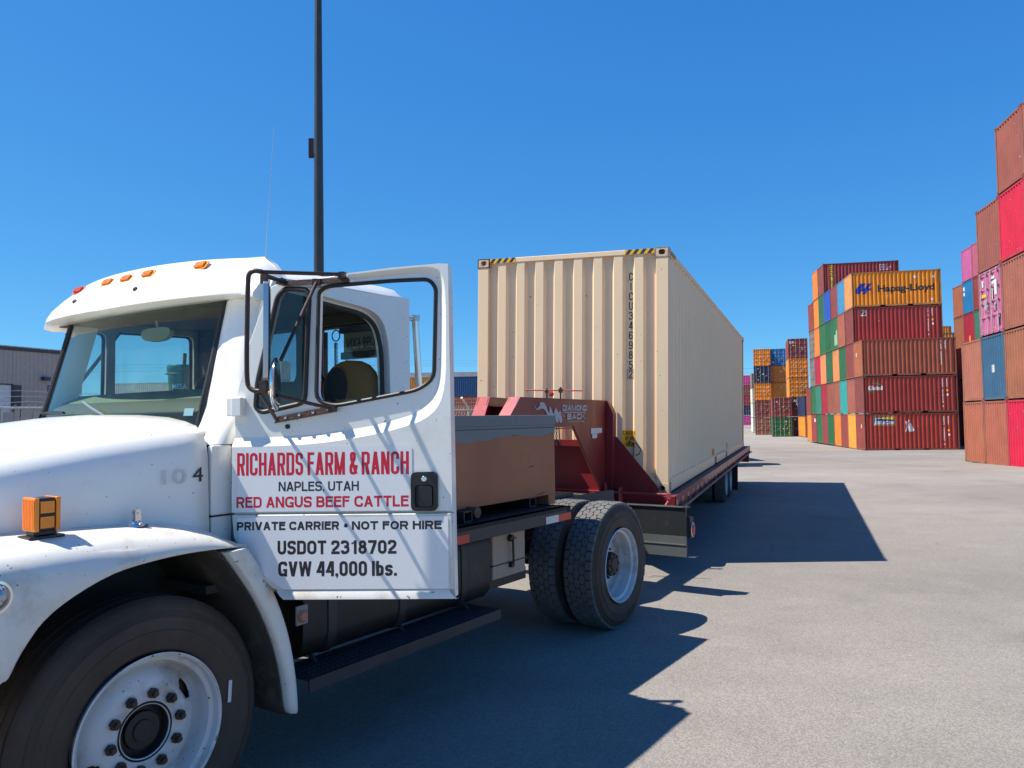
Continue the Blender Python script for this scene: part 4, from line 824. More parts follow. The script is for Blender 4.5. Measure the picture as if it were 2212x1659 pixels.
MB().cyl((.492, -.0298, 1.225), (.492, -.0302, 1.225), .009, 14).build('lettering_dot', BLACK_L, door)
# window frames and vent glass, sliver of the lowered pane
MB().tube([Vector((a, -.002, b)) for a, b in mh], .009, 8, True).build('window_gasket', RUBBER, door)
MB().tube([Vector((a, -.002, b)) for a, b in vh], .011, 8, True).build('window_gasket', RUBBER, door)
MB().plate(vh, [], FX(.012), .004).build('vent_glass', SIDEG, door)
MB().plate([(.37, 1.755), (.56, 1.775), (.56, 1.782), (.36, 1.775)], [], FX(.02), .004).build('lowered_glass', SIDEG, door)
MB().plate([(.006, 1.05), (.20, .94), (.92, .94), (.92, 1.70), (.02, 1.60)], [], FX(.075), .028).build('inner_panel', INT_G, door, bevel=.01)
dh = MB().plate(rrect(.775, 1.285, .888, 1.455, .022), [rrect(.793, 1.303, .87, 1.397, .012)], FX(-.024), .012).build('door_handle', BLACKP, door, bevel=.004)
MB().box(.79, .873, -.0255, -.022, 1.30, 1.40).build('handle_recess', RUBBER, dh)
MB().plate(rrect(.81, 1.305, .866, 1.392, .01), [], FX(-.026), .014).build('paddle', BLACKP, dh, bevel=.005)
MB().lathe([(.001, .004), (.011, .003), (.013, 0), (.001, 0)], frame((.832, -.036, 1.425), (1, 0, 0), (0, -1, 0), (0, 0, 1)), 16).build('key_lock', CHROME, dh)
hg = MB().box(-.055, .022, -.025, .01, 1.71, 1.79).box(-.022, .024, -.045, -.02, 1.708, 1.792).build('door_hinge', WHITE, door, bevel=.004)
MB().box(-.05, .02, -.02, .01, 1.0, 1.06).build('door_hinge', WHITE, door)
MB().lathe([(.001, .01), (.007, .009), (.011, .004), (.011, 0), (.001, 0)], frame((.218, 0, 1.66), (1, 0, 0), (0, -1, 0), (0, 0, 1)), 14).build('rubber_plug', RUBBER, door)
# mirror assembly
mr_ = MB().plate([(.165, 1.675), (.458, 1.722), (.460, 1.752), (.182, 1.705)], [], FX(-.001), .014)
MB().plate([(.195, 2.29), (.50, 2.300), (.50, 2.322), (.20, 2.312)], [], FX(-.001), .014).build('upper_bracket', RUST, door)
mro = mr_.build('mirror_bracket', RUST, door, bevel=.003)
for x, z in ((.225, 1.700), (.29, 1.711), (.355, 1.721), (.425, 1.732)): MB().lathe([(.001, .011), (.006, .010), (.009, .002), (.009, 0), (.001, 0)], frame((x, -.015, z), (1, 0, 0), (0, -1, 0), (0, 0, 1)), 8).build('bolt', CHROME, mro)
Y = -.25
MB().tube(smoothpoly([(.236, Y + .01, 2.302), (.205, Y, 2.305), (.183, Y, 2.293), (.177, Y, 2.255), (.174, Y, 2.1), (.172, Y, 1.95), (.174, Y, 1.86), (.182, Y, 1.827), (.205, Y, 1.811), (.243, Y, 1.808)], 3, False), .0100, 12).build('mirror_loop', BROWNM, mro, smooth=60)
MB().tube([(.226, Y, 2.300), (.492, -.02, 2.318)], .0085, 10).tube([(.235, Y + .02, 2.290), (.212, -.02, 2.300)], .010, 10).box(.478, .506, -.034, -.008, 2.300, 2.328).box(.195, .225, -.05, -.012, 2.285, 2.312).build('upper_arm', BROWNM, mro)
MB().tube([(.303, Y + .01, 1.789), (.445, -.03, 1.735)], .0078, 10).tube([(.232, Y, 1.80), (.180, -.015, 1.69)], .008, 8).box(.43, .462, -.04, -.012, 1.722, 1.75).build('lower_arm', BROWNM, mro)
MB().tube([(.370, -.015, 2.29), (.313, Y + .02, 1.934)], .0078, 10).box(.352, .39, -.022, -.014, 2.275, 2.306).build('diagonal_brace', BROWNM, mro)
mhM = frame((.246, Y + .005, 1.85), (-.44, .898, 0), (.004, 0, 1), (.898, .44, 0))
mhb = MB().plate(rrect(-.08, 0, .08, .40, .02), [], mhM, .020).build('mirror_head', ALUM, mro, bevel=.006)
MB().plate(rrect(-.074, .008, .074, .392, .015), [], mhM @ Matrix.Translation((0, 0, .0202)), .002).build('mirror_glass', BLACKP, mhb)
MB().box(.23, .262, Y - .010, Y + .010, 1.80, 1.85).box(.236, .264, Y - .008, Y + .008, 2.25, 2.288).tube([(.24, Y, 1.80), (.30, Y, 1.80)], .006, 8).build('mirror_clamp', BROWNM, mro)
MB().lathe([(.001, -.012), (.05, -.011), (.09, -.006), (.108, .004), (.110, .010), (.104, .012), (.001, .006)], frame((.297, Y - .005, 1.834), (-.34, .94, 0), (.94, .34, 0), (0, 0, 1)), 36).build('round_mirror', CHROME, mro, smooth=50)
MB().cyl((.272, Y, 1.80), (.30, Y, 1.80), .010, 10).build('brass_nut', YEL, mro)
# the skin leans very slightly: narrow the far end of everything on the door to its true size
def door_true(o):
    for v in o.data.vertices: x = v.co.x; v.co = Vector((x * 1.033, v.co.y, 1.66 + (v.co.z - 1.66) * (1 - .049 * x)))
    for c in o.children:
        if c is not mro: door_true(c)
door_true(door)
# passenger mirror, seen through the glass
pm = MB().tube([(1.0, 1.05, 2.30), (.83, 1.27, 2.28), (.83, 1.28, 1.90), (.86, 1.05, 1.80)], .0125, 10).tube([(1.06, 1.05, 2.29), (.86, 1.24, 1.90)], .012, 10).build('passenger_mirror', BROWNM, truck)
MB().plate(rrect(-.085, 0, .085, .40, .02), [], frame((.84, 1.22, 1.86), (0, 1, 0), (0, 0, 1), (1, 0, 0)), .022).build('mirror_head', ALUM, pm)

# ---- tool box on the flatbed
tb = thing('storage_box', 'brown primed steel box with blue grey lid standing on the flatbed', 'box', TKM @ frame((1.86, -.95, 0), (1, 0, 0), (0, 1, 0), (0, 0, 1)))
W_ = 1.49
MB().box(0, W_, 0, 1.9, 1.105, 1.565).build('body', BOXB, tb, bevel=.006)
wav = [(0, 1.545)] + [(W_ * k / 24, 1.538 + .010 * math.sin(k * .55) + .006 * math.sin(k * 1.7 + 1) - (.014 if k < 8 else 0) + .0010 * k) for k in range(25)] + [(W_, 1.64), (0, 1.64)]
MB().plate(wav[1:], [], frame((0, .001, 0), (1, 0, 0), (0, 0, 1), (0, -1, 0)), .0035).build('grey_paint_band', BOXG, tb)
MB().box(.001, W_ - .001, .001, 1.899, 1.565, 1.64).build('upper_body', BOXG, tb)
MB().box(-.008, W_ + .006, -.010, 1.91, 1.632, 1.705).build('lid', BOXL, tb, bevel=.005)
MB().box(0, W_, -.0045, 0.0, 1.61, 1.614).build('seam', RUBBER, tb)
for x in (0, W_ - .10): MB().box(x + .002, x + .098, .004, 1.89, 1.032, 1.105).build('foot', BOXB, tb)
b = MB()
for x, z, a in ((1.16, 1.33, .10), (1.30, 1.125, .03), (1.25, 1.12, .07)): b.plate([(x - .05, z - .004), (x + .02, z), (x + .045, z + .006), (x + .01, z + .008), (x - .03, z + .003)], [], frame((0, 0, 0), (1, 0, 0), (0, 0, 1), (0, -1, 0)), .0012)
b.build('scrapes', RUST, tb)

# ================================================================ shipping containers (shared meshes, one object per container)
CW_ = 2.438
def profile(u0, u1, pitch, fo, sl, depth, start=None):
    """trapezoid corrugation: list of (u, d), d = 0 outer, depth inner"""
    out = [(u0, depth)]; fi = pitch - fo - 2 * sl; n = int((u1 - u0 + fi) // pitch); u = start if start is not None else u0 + (u1 - u0 - (n * pitch - fi)) / 2 + 0
    while u + fo < u1 - .01:
        if u - sl > out[-1][0]: out.append((u - sl, depth))
        out += [(max(u, out[-1][0] + .001), 0), (u + fo, 0), (u + fo + sl, depth)]; u += pitch
    out = [p for p in out if p[0] < u1] + [(u1, depth)]
    return out
def pd(P, u):
    for a, b in zip(P, P[1:]):
        if u <= b[0]: return a[1] + (b[1] - a[1]) * (u - a[0]) / max(1e-9, b[0] - a[0])
    return P[-1][1]
def sheet(P, z0, z1, M): return MB().grid([[M @ Vector((u, z, -d)) for u, d in P] for z in (z0, z1)])
def facing(side, L):
    """frames whose local x runs along the panel, local y is up, z points outward"""
    if side == 'y0': return frame((0, .012, 0), (1, 0, 0), (0, 0, 1), (0, -1, 0))
    if side == 'y1': return frame((L, CW_ - .012, 0), (-1, 0, 0), (0, 0, 1), (0, 1, 0))
    if side == 'x0': return frame((.012, CW_, 0), (0, -1, 0), (0, 0, 1), (-1, 0, 0))
    return frame((L - .012, 0, 0), (0, 1, 0), (0, 0, 1), (1, 0, 0))
CM = {}
def cmesh(kind, L, H):
    k = (kind, L, H)
    if k in CM: return CM[k]
    if kind == 'side':
        P = profile(.13, L - .13, .278, .072, .068, .036); me = sheet(P, .155, H - .075, Matrix()).mesh('side_panel', CONT, 0); CM[('sideP', L, H)] = P
    elif kind == 'end':
        P = profile(.12, CW_ - .12, .246, .085, .034, .050); me = sheet(P, .13, H - .09, Matrix()).mesh('end_panel', CONT, 0)
    elif kind == 'roof':
        P = profile(.1, L - .1, .209, .09, .02, .02); me = MB().grid([[Vector((u, y, H - .012 - d)) for u, d in P] for y in (.05, CW_ - .05)]).mesh('roof_panel', CONT, 0)
    elif kind == 'frame':
        b = MB()
        for x0, x1 in ((0.006, .075), (L - .075, L - .006)):
            for y0, y1 in ((.006, .13), (CW_ - .13, CW_ - .006)): b.box(x0, x1, y0, y1, .1, H - .1)
            b.box(x0, x1, .1, CW_ - .1, .034, .135); b.box(x0, x1, .1, CW_ - .1, H - .095, H - .030)
        for y0, y1 in ((.006, .05), (CW_ - .05, CW_ - .006)):
            b.box(.1, L - .1, y0, y1, H - .082, H - .028)
            if L < 8:
                for a, c in ((.1, 1.92), (2.28, 3.78), (4.14, L - .1)): b.box(a, c, y0, y1, .034, .158)
                b.box(1.9, 4.2, y0, y1, .135, .158)
            else: b.box(.1, L - .1, y0, y1, .034, .158)
            b.box(.1, L - .1, y0, y1, .018, .15) if False else None
        b.box(.05, L - .05, .05, CW_ - .05, .13, .15)
        me = b.mesh('frame', CONT_F, 0)
    elif kind == 'casting':
        b = MB(); hx, hy, hz = .089, .081, .059; o = [(-hx, -hz), (hx, -hz), (hx, hz), (-hx, hz)]; h = rrect(-.038, -.028, .038, .034, .026, 4)
        for s in (-1, 1): b.plate(o, [h], frame((0, s * hy, 0), (1, 0, 0), (0, 0, 1), (0, -s, 0)), s * .0 + .012)
        o2 = [(-hy, -hz), (hy, -hz), (hy, hz), (-hy, hz)]
        for s in (-1, 1): b.plate(o2, [h], frame((s * hx, 0, 0), (0, 1, 0), (0, 0, 1), (-s, 0, 0)), .012)
        b.box(-hx, hx, -hy, hy, hz - .012, hz - .001).box(-hx, hx, -hy, hy, -hz + .001, -hz + .012)
        me = b.mesh('corner_casting', CONT_F, 0)
    elif kind == 'door':      # one leaf, local x across 0..1.13, y up, z outward
        wd = CW_ / 2 - .10; z0, z1 = .14, H - .10; n = 4; hh = (z1 - z0 - .12) / n; b = MB()
        rows = []; zs = [(z0, 0)]
        for i in range(n):
            a = z0 + .06 + i * hh; zs += [(a + .035, 0), (a + .06, .036), (a + hh - .06, .036), (a + hh - .035, 0)]
        zs.append((z1, 0))
        xs_ = [(0, 0), (.09, 0), (.11, 1), (wd / 2 - .05, 1), (wd / 2 - .03, 0), (wd / 2 + .03, 0), (wd / 2 + .05, 1), (wd - .11, 1), (wd - .09, 0), (wd, 0)]
        b.grid([[Vector((x, z, -d * k)) for x, k in xs_] for z, d in zs]); me = b.mesh('door', CONT, 0)
    elif kind == 'bar':
        b = MB().tube([(0, .06, .045), (0, H - .05, .045)], .021, 8)
        for z in (.10, .75, 1.35, 1.9, H - .10): b.box(-.05, .05, z - .035, z + .035, 0, .06)
        me = b.mesh('locking_bar', BARM, 40)
    elif kind == 'handle':
        me = MB().box(0, .42, 1.02, 1.055, .05, .075).box(.36, .42, .98, 1.09, .02, .07).box(.30, .46, 1.12, 1.2, .0, .05).mesh('handle', BARM, 0)
    CM[k] = me; return me
def lin(r, g, b): return tuple(((c / 255 + .055) / 1.055) ** 2.4 if c > 10 else c / 3294. for c in (r, g, b))
def container(label, L, H, col, M, ends=('end', 'door'), cast=True, fcol=None, group=None, name='shipping_container', cat='container', bars=True, sides=('y0', 'y1')):
    o = thing(name, label, cat, M, group); c4 = (*col, 1); f4 = (*(fcol or tuple(.7 * a + .3 * b for a, b in zip(col, (.16, .08, .05)))), 1)
    pobj('frame', cmesh('frame', L, H), o, None, f4); pobj('roof_panel', cmesh('roof', L, H), o, None, c4)
    for s in sides: pobj('side_panel', cmesh('side', L, H), o, facing(s, L), c4)
    for s, k in zip(('x0', 'x1'), ends):
        F = facing(s, L)
        if k == 'end': pobj('end_panel', cmesh('end', L, H), o, F, c4)
        elif k == 'door':
            wd = CW_ / 2 - .10
            for i in (0, 1):
                d = pobj('door', cmesh('door', L, H), o, F @ Matrix.Translation((.095 + i * (wd + .012), 0, -.01)), c4)
                if bars:
                    for u in (.24, wd - .24): pobj('locking_bar', cmesh('bar', L, H), d, Matrix.Translation((u, 0, 0)))
                    pobj('handle', cmesh('handle', L, H), d, Matrix.Translation((.24 if i else wd - .62, 0, 0)))
    if cast:
        for x in (.089, L - .089):
            for y in (.081, CW_ - .081):
                for z in (.059, H - .059): pobj('corner_casting', cmesh('casting', L, H), o, Matrix.Translation((x, y, z)), f4)
    return o
def wrapped(polys, P, F, off, m_, parent, name):
    """paint laid over a corrugated panel: polygons in (u, z) are cut at every fold and pressed on to the profile"""
    bm = bmesh.new()
    for q in polys:
        vs = [bm.verts.new((u, z, i * 0)) for u, z, *_ in q for i in (0,)]
        try: bm.faces.new(vs)
        except ValueError: pass
    for u, _ in P:
        bmesh.ops.bisect_plane(bm, geom=bm.verts[:] + bm.edges[:] + bm.faces[:], plane_co=(u, 0, 0), plane_no=(1, 0, 0))
    for i, f in enumerate(bm.faces): f.tag = False
    for v in bm.verts: v.co = F @ Vector((v.co.x, v.co.y, -pd(P, v.co.x) + off))
    me = bpy.data.meshes.new(name); bm.to_mesh(me); bm.free(); me.materials.append(m_)
    o = bpy.data.objects.new(name, me); COL.objects.link(o); o.parent = parent; return o
def text_polys(s, width, height, x, y, stem=None, **kw):
    """(u, z) polygons of a line; stem -> stroke alphabet, else built-in font"""
    if stem is None:
        vs, fs = text_mb(s, width, height, kw.get('off', .02)); return [[(x + vs[i][0], y + vs[i][1]) for i in f] for f in fs]
    b = gtext(s, width, height, stem, Matrix(), None, None, mb=MB(), x=x, y=y); return [[(b.v[i][0], b.v[i][1]) for i in f] for f in b.f]

# ================================================================ trailer and the beige container
yt_, rl_, pt_ = R(20.68), .0233, .006
tx = Vector((math.sin(yt_) * math.cos(pt_), math.cos(yt_) * math.cos(pt_), math.sin(pt_))); ty_ = Vector((-math.cos(yt_), math.sin(yt_), 0)); tz_ = tx.cross(ty_)
ty_ = ty_ * math.cos(rl_) + tz_ * math.sin(rl_); tz_ = tx.cross(ty_)
TRM = frame((1.806, 8.99, .762), tx, ty_, tz_)      # origin: lower front corner of the container nearest the camera
HC = 2.896; LC = 12.192
big = thing('beige_container', 'beige high cube container numbered CICU 346985 loaded on the red trailer', 'container', TRM)
def bobj(nm, b, m_, **kw): return b.build(nm, m_, big, smooth=0, **kw)
fb = MB()
for x0, x1 in ((0.004, .10), (LC - .10, LC - .004)):
    for y0, y1 in ((.004, .15), (CW_ - .15, CW_ - .004)): fb.box(x0, x1, y0, y1, .11, HC - .11)
fb.box(.006, .10, .15, CW_ - .15, .01, .16).box(.006, .10, .15, CW_ - .15, HC - .065, HC - .004).box(LC - .1, LC - .006, .15, CW_ - .15, .01, .16).box(LC - .1, LC - .006, .15, CW_ - .15, HC - .1, HC - .004)
for y0, y1 in ((.004, .055), (CW_ - .055, CW_ - .004)):
    fb.box(.17, LC - .17, y0, y1, HC - .07, HC - .008)
    for a, c in ((.17, 5.02), (5.38, 7.08), (7.44, LC - .17)): fb.box(a, c, y0, y1, .012, .165)
    fb.box(5.0, 7.5, y0, y1, .14, .165)
fb.box(.05, LC - .05, .06, CW_ - .06, .14, .16)
bobj('frame', fb, BEIGE, bevel=.006)
FP = [(0.14, .047)]
for k in range(8):
    c = CW_ - (2.105 - .25 * k) ; FP += [(c - .052 - .028, .047), (c - .052, 0), (c + .052, 0), (c + .052 + .030, .047)]
FP += [(CW_ - .14, .047)]
MF = facing('x0', LC)
sheet(FP, .15, HC - .06, MF).build('front_panel', BEIGE, big, smooth=0)
SP = profile(.15, LC - .15, .2785, .072, .068, .036)
sheet(SP, .16, HC - .065, facing('y0', LC)).build('side_panel', BEIGE, big, smooth=0)
sheet(SP, .16, HC - .065, facing('y1', LC)).build('side_panel', BEIGE, big, smooth=0)
pobj('roof_panel', MB().grid([[Vector((u, y, HC - .012 - d)) for u, d in profile(.1, LC - .1, .209, .09, .02, .02)] for y in (.05, CW_ - .05)]).mesh('roof_panel', BEIGE, 0), big)
dm = cmesh('door', LC, HC).copy(); dm.materials[0] = BEIGE
for i in (0, 1):
    d = pobj('door', dm, big, facing('x1', LC) @ Matrix.Translation((.095 + i * (CW_ / 2 - .088), 0, -.01)))
    for u in (.24, .88): pobj('locking_bar', cmesh('bar', LC, HC), d, Matrix.Translation((u, 0, 0)))
csm = cmesh('casting', LC, HC).copy(); csm.materials[0] = BEIGEW
for x in (.089, LC - .089):
    for y in (.081, CW_ - .081):
        for z in (.059, HC - .059):
            o = pobj('corner_casting', csm, big, Matrix.Translation((x, y, z)))
# hazard stripes on the front header: frame MF has u = CW_ - y
def stripes(u0, u1, z0, z1, F, par, n=7):
    MB().plate([(u0, z0), (u1, z0), (u1, z1), (u0, z1)], [], F @ Matrix.Translation((0, 0, .0075)), .0015).build('hazard_tape', YEL, par)
    b = MB(); h = z1 - z0; w_ = (u1 - u0) / n
    for k in range(n):
        a = u0 + w_ * k; q = [(a, z0), (a + w_ * .5, z0), (min(u1, a + w_ * .5 + h * .75), z1), (min(u1, a + h * .75), z1)]
        b.add([F @ Vector((x, z, .0098)) for x, z in q], [(0, 1, 2, 3)])
    b.build('hazard_stripes', BLK, par, smooth=0)
stripes(.162, .514, HC - .063, HC - .006, MF, big, 4); stripes(CW_ - .522, CW_ - .170, HC - .063, HC - .006, MF, big, 4)
stripes(.19, .55, HC - .068, HC - .010, facing('y0', LC), big, 4)
# numbers down the front
polys = []
for k, c in enumerate('CICU346985'):
    zt = 2.622 - .1178 * k; wd = .047
    polys += text_polys(c, wd if c not in 'I' else .012, .096, CW_ - .4835 + (0 if c != 'I' else .018), zt - .096, .135)
polys += text_polys('2', .046, .09, CW_ - .4835, 1.360, .135)
wrapped(polys, FP, MF, .0012, BLK, big, 'container_number')
bx = []
for q in (rrect(0, 0, 1, 1, .01),):
    x0, x1, z0, z1, t = CW_ - .501, CW_ - .420, 1.345, 1.462, .006
    bx = [[(x0, z0), (x1, z0), (x1, z0 + t), (x0, z0 + t)], [(x0, z1 - t), (x1, z1 - t), (x1, z1), (x0, z1)], [(x0, z0 + t), (x0 + t, z0 + t), (x0 + t, z1 - t), (x0, z1 - t)], [(x1 - t, z0 + t), (x1, z0 + t), (x1, z1 - t), (x1 - t, z1 - t)]]
wrapped(bx, FP, MF, .0014, BLK, big, 'number_box')
x0, x1, z0, z1 = CW_ - .556, CW_ - .398, .53, .732
wrapped([[(x0, z0), (x1, z0), (x1, z1), (x0, z1)]], FP, MF, .001, YEL, big, 'caution_label')
cl = text_polys('CAUTIO', .145, .040, x0 + .007, z1 - .052, .15) + text_polys("9'-6\"", .10, .045, x0 + .030, z1 - .118, .15) + text_polys('HIGH', .10, .045, x0 + .040, z0 + .014, .15)
wrapped(cl, FP, MF, .0022, BLK, big, 'caution_lettering')
for x, ww in ((4.72, .30), (7.35, .22)):
    FY = facing('y0', LC); wrapped([[(x, .175), (x + ww, .175), (x + ww, .30), (x, .30)]], SP, FY, .001, ORGM, big, 'orange_label')
    wrapped(text_polys('EMPTY' if ww > .25 else 'IT', ww * .8, .05, x + ww * .1, .21, .16), SP, FY, .002, BLK, big, 'label_lettering')
tr = thing('gooseneck_trailer', 'dark red gooseneck trailer carrying the beige container', 'trailer', TRM @ Matrix.Translation((0, 1.219, 0)))
YC = 1.219
def T_(y): return y - YC
dk = MB().box(-.16, 12.90, -1.32, 1.32, -.05, -.006)
dk.build('deck', TDECK, tr)
fbm = MB().box(-.20, -.162, -1.315, 1.315, -.125, -.004).box(-.30, -.20, -1.26, 1.26, -.125, -.112).build('front_beam', TREDM, tr, bevel=.004)
for s in (-1, 1):
    sr = MB().box(-.165, 12.905, s * 1.321 - .006, s * 1.321 + .006, -.125, 0.0).build('side_rail', TREDM, tr)
    k = 0
    x = -.13
    while x < 12.8:
        MB().box(x, x + .045, s * 1.3285 - .0015, s * 1.3285 + .0015, -.105, -.05).build('white_tape', TAPEW, sr)
        MB().box(x + .06, x + .20, s * 1.3285 - .0012, s * 1.3285 + .0012, -.105, -.05).build('red_tape', TAPER, sr)
        x += .46
    rr = MB().box(-.12, 12.92, s * 1.375 - .008, s * 1.375 + .008, -.165, -.135).box(-.12, 12.92, s * 1.350 - .02, s * 1.350 + .02, -.165, -.160)
    x = .2
    while x < 12.8: rr.box(x, x + .022, s * 1.345 - .018, s * 1.345 + .018, -.16, -.10); x += .61
    rr.build('rub_rail', mat('scuffed_rub_rail', (.26, .11, .09), .6, var=.3, dirt=.5, dirtcol=(.30, .22, .17), dscale=6) if s < 0 else TREDM, tr)
    MB().box(-.10, 12.6, s * .50 - .06, s * .50 + .06, -.42, -.40).box(-.10, 12.6, s * .50 - .06, s * .50 + .06, -.07, -.05).box(-.10, 12.6, s * .50 - .006, s * .50 + .006, -.40, -.07).build('main_beam', TREDM, tr)
cm_ = MB(); x = .1
while x < 12.8: cm_.box(x, x + .05, -1.31, 1.31, -.12, -.05); x += .61
cm_.build('cross_member', TREDM, tr)
MB().box(12.86, 12.98, -1.30, 1.30, -.44, -.13).build('rear_bumper', TREDM, tr)
# gooseneck: two arms that spread from the hitch, tapered legs, gussets and bulkhead
for s in (-1, 1):
    A = Vector((-2.3, s * (YC - 1.005), 0)); B = Vector((-.20, s * .514, 0)); u = (B - A).normalized(); nrm = u.cross(Vector((0, 0, 1))) * (1 if s < 0 else -1)
    F = frame(A, u, (0, 0, 1), u.cross(Vector((0, 0, 1))))
    side = [(-.0, 1.094), (-.33, .80), (1.213, .785), (1.935, .11), (2.0, -.05), (2.175, -.05), (2.175, 1.084)]
    web = MB().plate([(-.015, 1.086), (-.32, .80), (1.213, .792), (1.945, .08), (1.97, -.004), (2.165, -.004), (2.165, 1.078)], [], F @ Matrix.Translation((0, 0, -.014 if s < 0 else .006)), .010)
    web.plate([(-.015, 1.086), (-.32, .80), (1.2, .79), (2.165, .785), (2.165, 1.078)], [], F @ Matrix.Translation((0, 0, -.11 if s < 0 else .10)), .010)
    web.build('neck_web', TREDM, tr, label=None)
    def strip(p, q, w0, w1, th):
        d = Vector(q) - Vector(p); n2 = Vector((-d.y, d.x)).normalized() * th; return [p, q, tuple(Vector(q) + n2), tuple(Vector(p) + n2)]
    w0 = -.118 if s < 0 else -.002
    fl_ = MB()
    for p, q, wf in (((-.0, 1.082), (2.175, 1.073), .12), ((1.213, .795), (1.955, .08), .034), ((1.213, .785), (-.32, .792), .034)): fl_.plate(strip(p, q, 0, 0, .011), [], F @ Matrix.Translation((0, 0, w0 if wf > .1 else (-.030 if s < 0 else -.004))), wf)
    fl_.build('neck_flange', TREDM, tr)
    MB().plate(strip((-.345, .79), (-.003, 1.092), 0, 0, -.012), [], F @ Matrix.Translation((0, 0, w0)), .12).build('nose_plate', TREDL, tr, label='pink nose plate with sunlight painted into its red')
    # rear post with chamfered top
    post = MB().plate([(2.175, 1.084), (2.205, 1.07), (2.38, .93), (2.38, -.004), (2.175, -.004)], [], F @ Matrix.Translation((0, 0, -.10 if s < 0 else .0)), .09) if False else MB()
    yb = s * .514
    post.plate([(0, -.004), (.085, -.004), (.085, .93), (.02, 1.075), (0, 1.084)], [], frame((-.185, yb - s * 0.0, 0), (0, s, 0), (0, 0, 1), (1, 0, 0)), .165)
    post.build('neck_post', TREDM, tr, bevel=.004)
    MB().plate([(.09, .0), (.612, .0), (.612, .075), (.12, .655), (.09, .66)], [], frame((-.13, s * .514, 0), (0, s, 0), (0, 0, 1), (1, 0, 0)), .012).build('gusset', TREDM, tr)
    MB().plate([(0, -.10), (.12, -.10), (.06, .06), (.0, .13)], [], frame((-.31, s * .53, 0), (1, 0, 0), (0, 0, 1), (0, -1, 0)), .02).box(-.33, -.21, s * .70, s * .72, -.12, .08).build('pivot_lug', TREDL if s < 0 else TREDM, tr)
MB().box(-.125, -.105, -.50, .50, .0, .615).box(-.20, -.10, -.50, .50, .60, .615).box(-.205, -.195, -.50, .50, .54, .615).build('bulkhead', TREDM, tr)
MB().box(-.33, -.19, -.62, .62, .0, .012).box(-.20, -.19, -.45, .45, .02, .05).build('lower_shelf', TREDM, tr)
MB().box(-2.32, -2.22, -.23, .23, .82, .90).box(-2.30, -1.7, -.18, .18, 1.0, 1.008).box(-2.1, -2.0, -.2, .2, .86, 1.0).build('cross_tube', TREDM, tr)
MB().cyl((-2.15, 0, .20), (-2.15, 0, .95), .055, 18).cyl((-2.15, 0, .18), (-2.15, 0, .34), .075, 18).build('coupler', BLACKM, tr)
# jack handles above the neck
jk = MB().tube([(-1.2, T_(1.347), 1.184), (-1.2, T_(.709), 1.176)], .0075, 10).build('jack_handle', TREDL, tr)
for y, zt in ((1.104, 1.20), (.95, 1.215)): 
    MB().cyl((-1.2, T_(y), .98), (-1.2, T_(y), 1.175), .009, 10).box(-1.218, -1.182, T_(y) - .018, T_(y) + .018, 1.155, 1.178 if y > 1 else 1.20).cyl((-1.2, T_(y), 1.17), (-1.2, T_(y), zt), .010, 6).build('jack_stud', BROWNM, tr)
MB().lathe([(.001, .012), (.018, .010), (.027, 0), (.018, -.010), (.001, -.012)], frame((-1.2, T_(1.052), 1.140), (0, -1, 0), (-1, 0, 0), (0, 0, 1)), 20).build('red_lamp', REDLENS, tr)
b = MB()
for k in range(7):
    c = Vector((-1.15, T_(1.01), .775 - .028 * k)); r_ = [c + (Vector((0, .009 * math.cos(a), .018 * math.sin(a))) if k % 2 else Vector((.009 * math.cos(a), 0, .018 * math.sin(a)))) for a in [2 * math.pi * j / 12 for j in range(12)]]; b.tube(r_, .0032, 5, True)
b.build('safety_chain', BLACKM, tr); MB().tube([(-1.15, T_(.985), .80), (-1.14, T_(.98), .70), (-1.15, T_(.965), .60)], .006, 6).build('brake_cable', RUBBER, tr)
# tie-down rod across the front and its clamp
MB().tube([(-.30, T_(.62), .030), (-.335, T_(-.02), .028)], .014, 10).tube([(-.30, T_(1.75), .035), (-.30, T_(.70), .03)], .012, 8).build('crank_rod', TREDM, tr)
MB().tube([(-.335, T_(.02), .03), (-.335, T_(-.06), .03), (-.335, T_(-.06), -.03), (-.36, T_(-.01), -.11)], .014, 10).box(-.36, -.31, T_(-.075), T_(-.035), -.02, .045).build('crank_arm', TREDL, tr)
b = MB().tube([(-.14, T_(.42), .59), (-.16, T_(.44), .61), (-.18, T_(.36), .60), (-.18, T_(.29), .52), (-.16, T_(.32), .46), (-.14, T_(.36), .45)], .007, 6).build('bent_wire', BLACKM, tr)
# neck writing, on the near arm
A = Vector((-2.3, -(YC - 1.005), 0)); B = Vector((-.20, -.514, 0)); u = (B - A).normalized(); NF = frame(A, u, (0, 0, 1), u.cross(Vector((0, 0, 1)))) @ Matrix.Translation((0, 0, -.0025))
A = Vector((-2.3, (1.005 - YC), 0)); B = Vector((-.20, (.705 - YC), 0)); u = (B - A).normalized(); NF = frame(A, u, (0, 0, 1), u.cross(Vector((0, 0, 1)))) @ Matrix.Translation((0, 0, .0012))
nm_ = lambda s_, x0, z0, x1, z1, st: gtext(s_, x1 - x0, z1 - z0, st, NF @ Matrix.Translation((x0, z0, 0)), DECAL, tr)
nm_('DIAMOND', .929, .962, 1.568, 1.026, .29); nm_('BACK', 1.045, .871, 1.522, .933, .29)
lettering('Innovative Trailer Mfg.', .44, .020, NF @ Matrix.Translation((1.057, .838, 0)), DECAL, tr, 'lettering', .01)
MB().plate([(.943, .945), (1.534, .941), (1.534, .949), (.943, .953)], [], NF, .0008).build('lettering_rule', DECAL, tr)
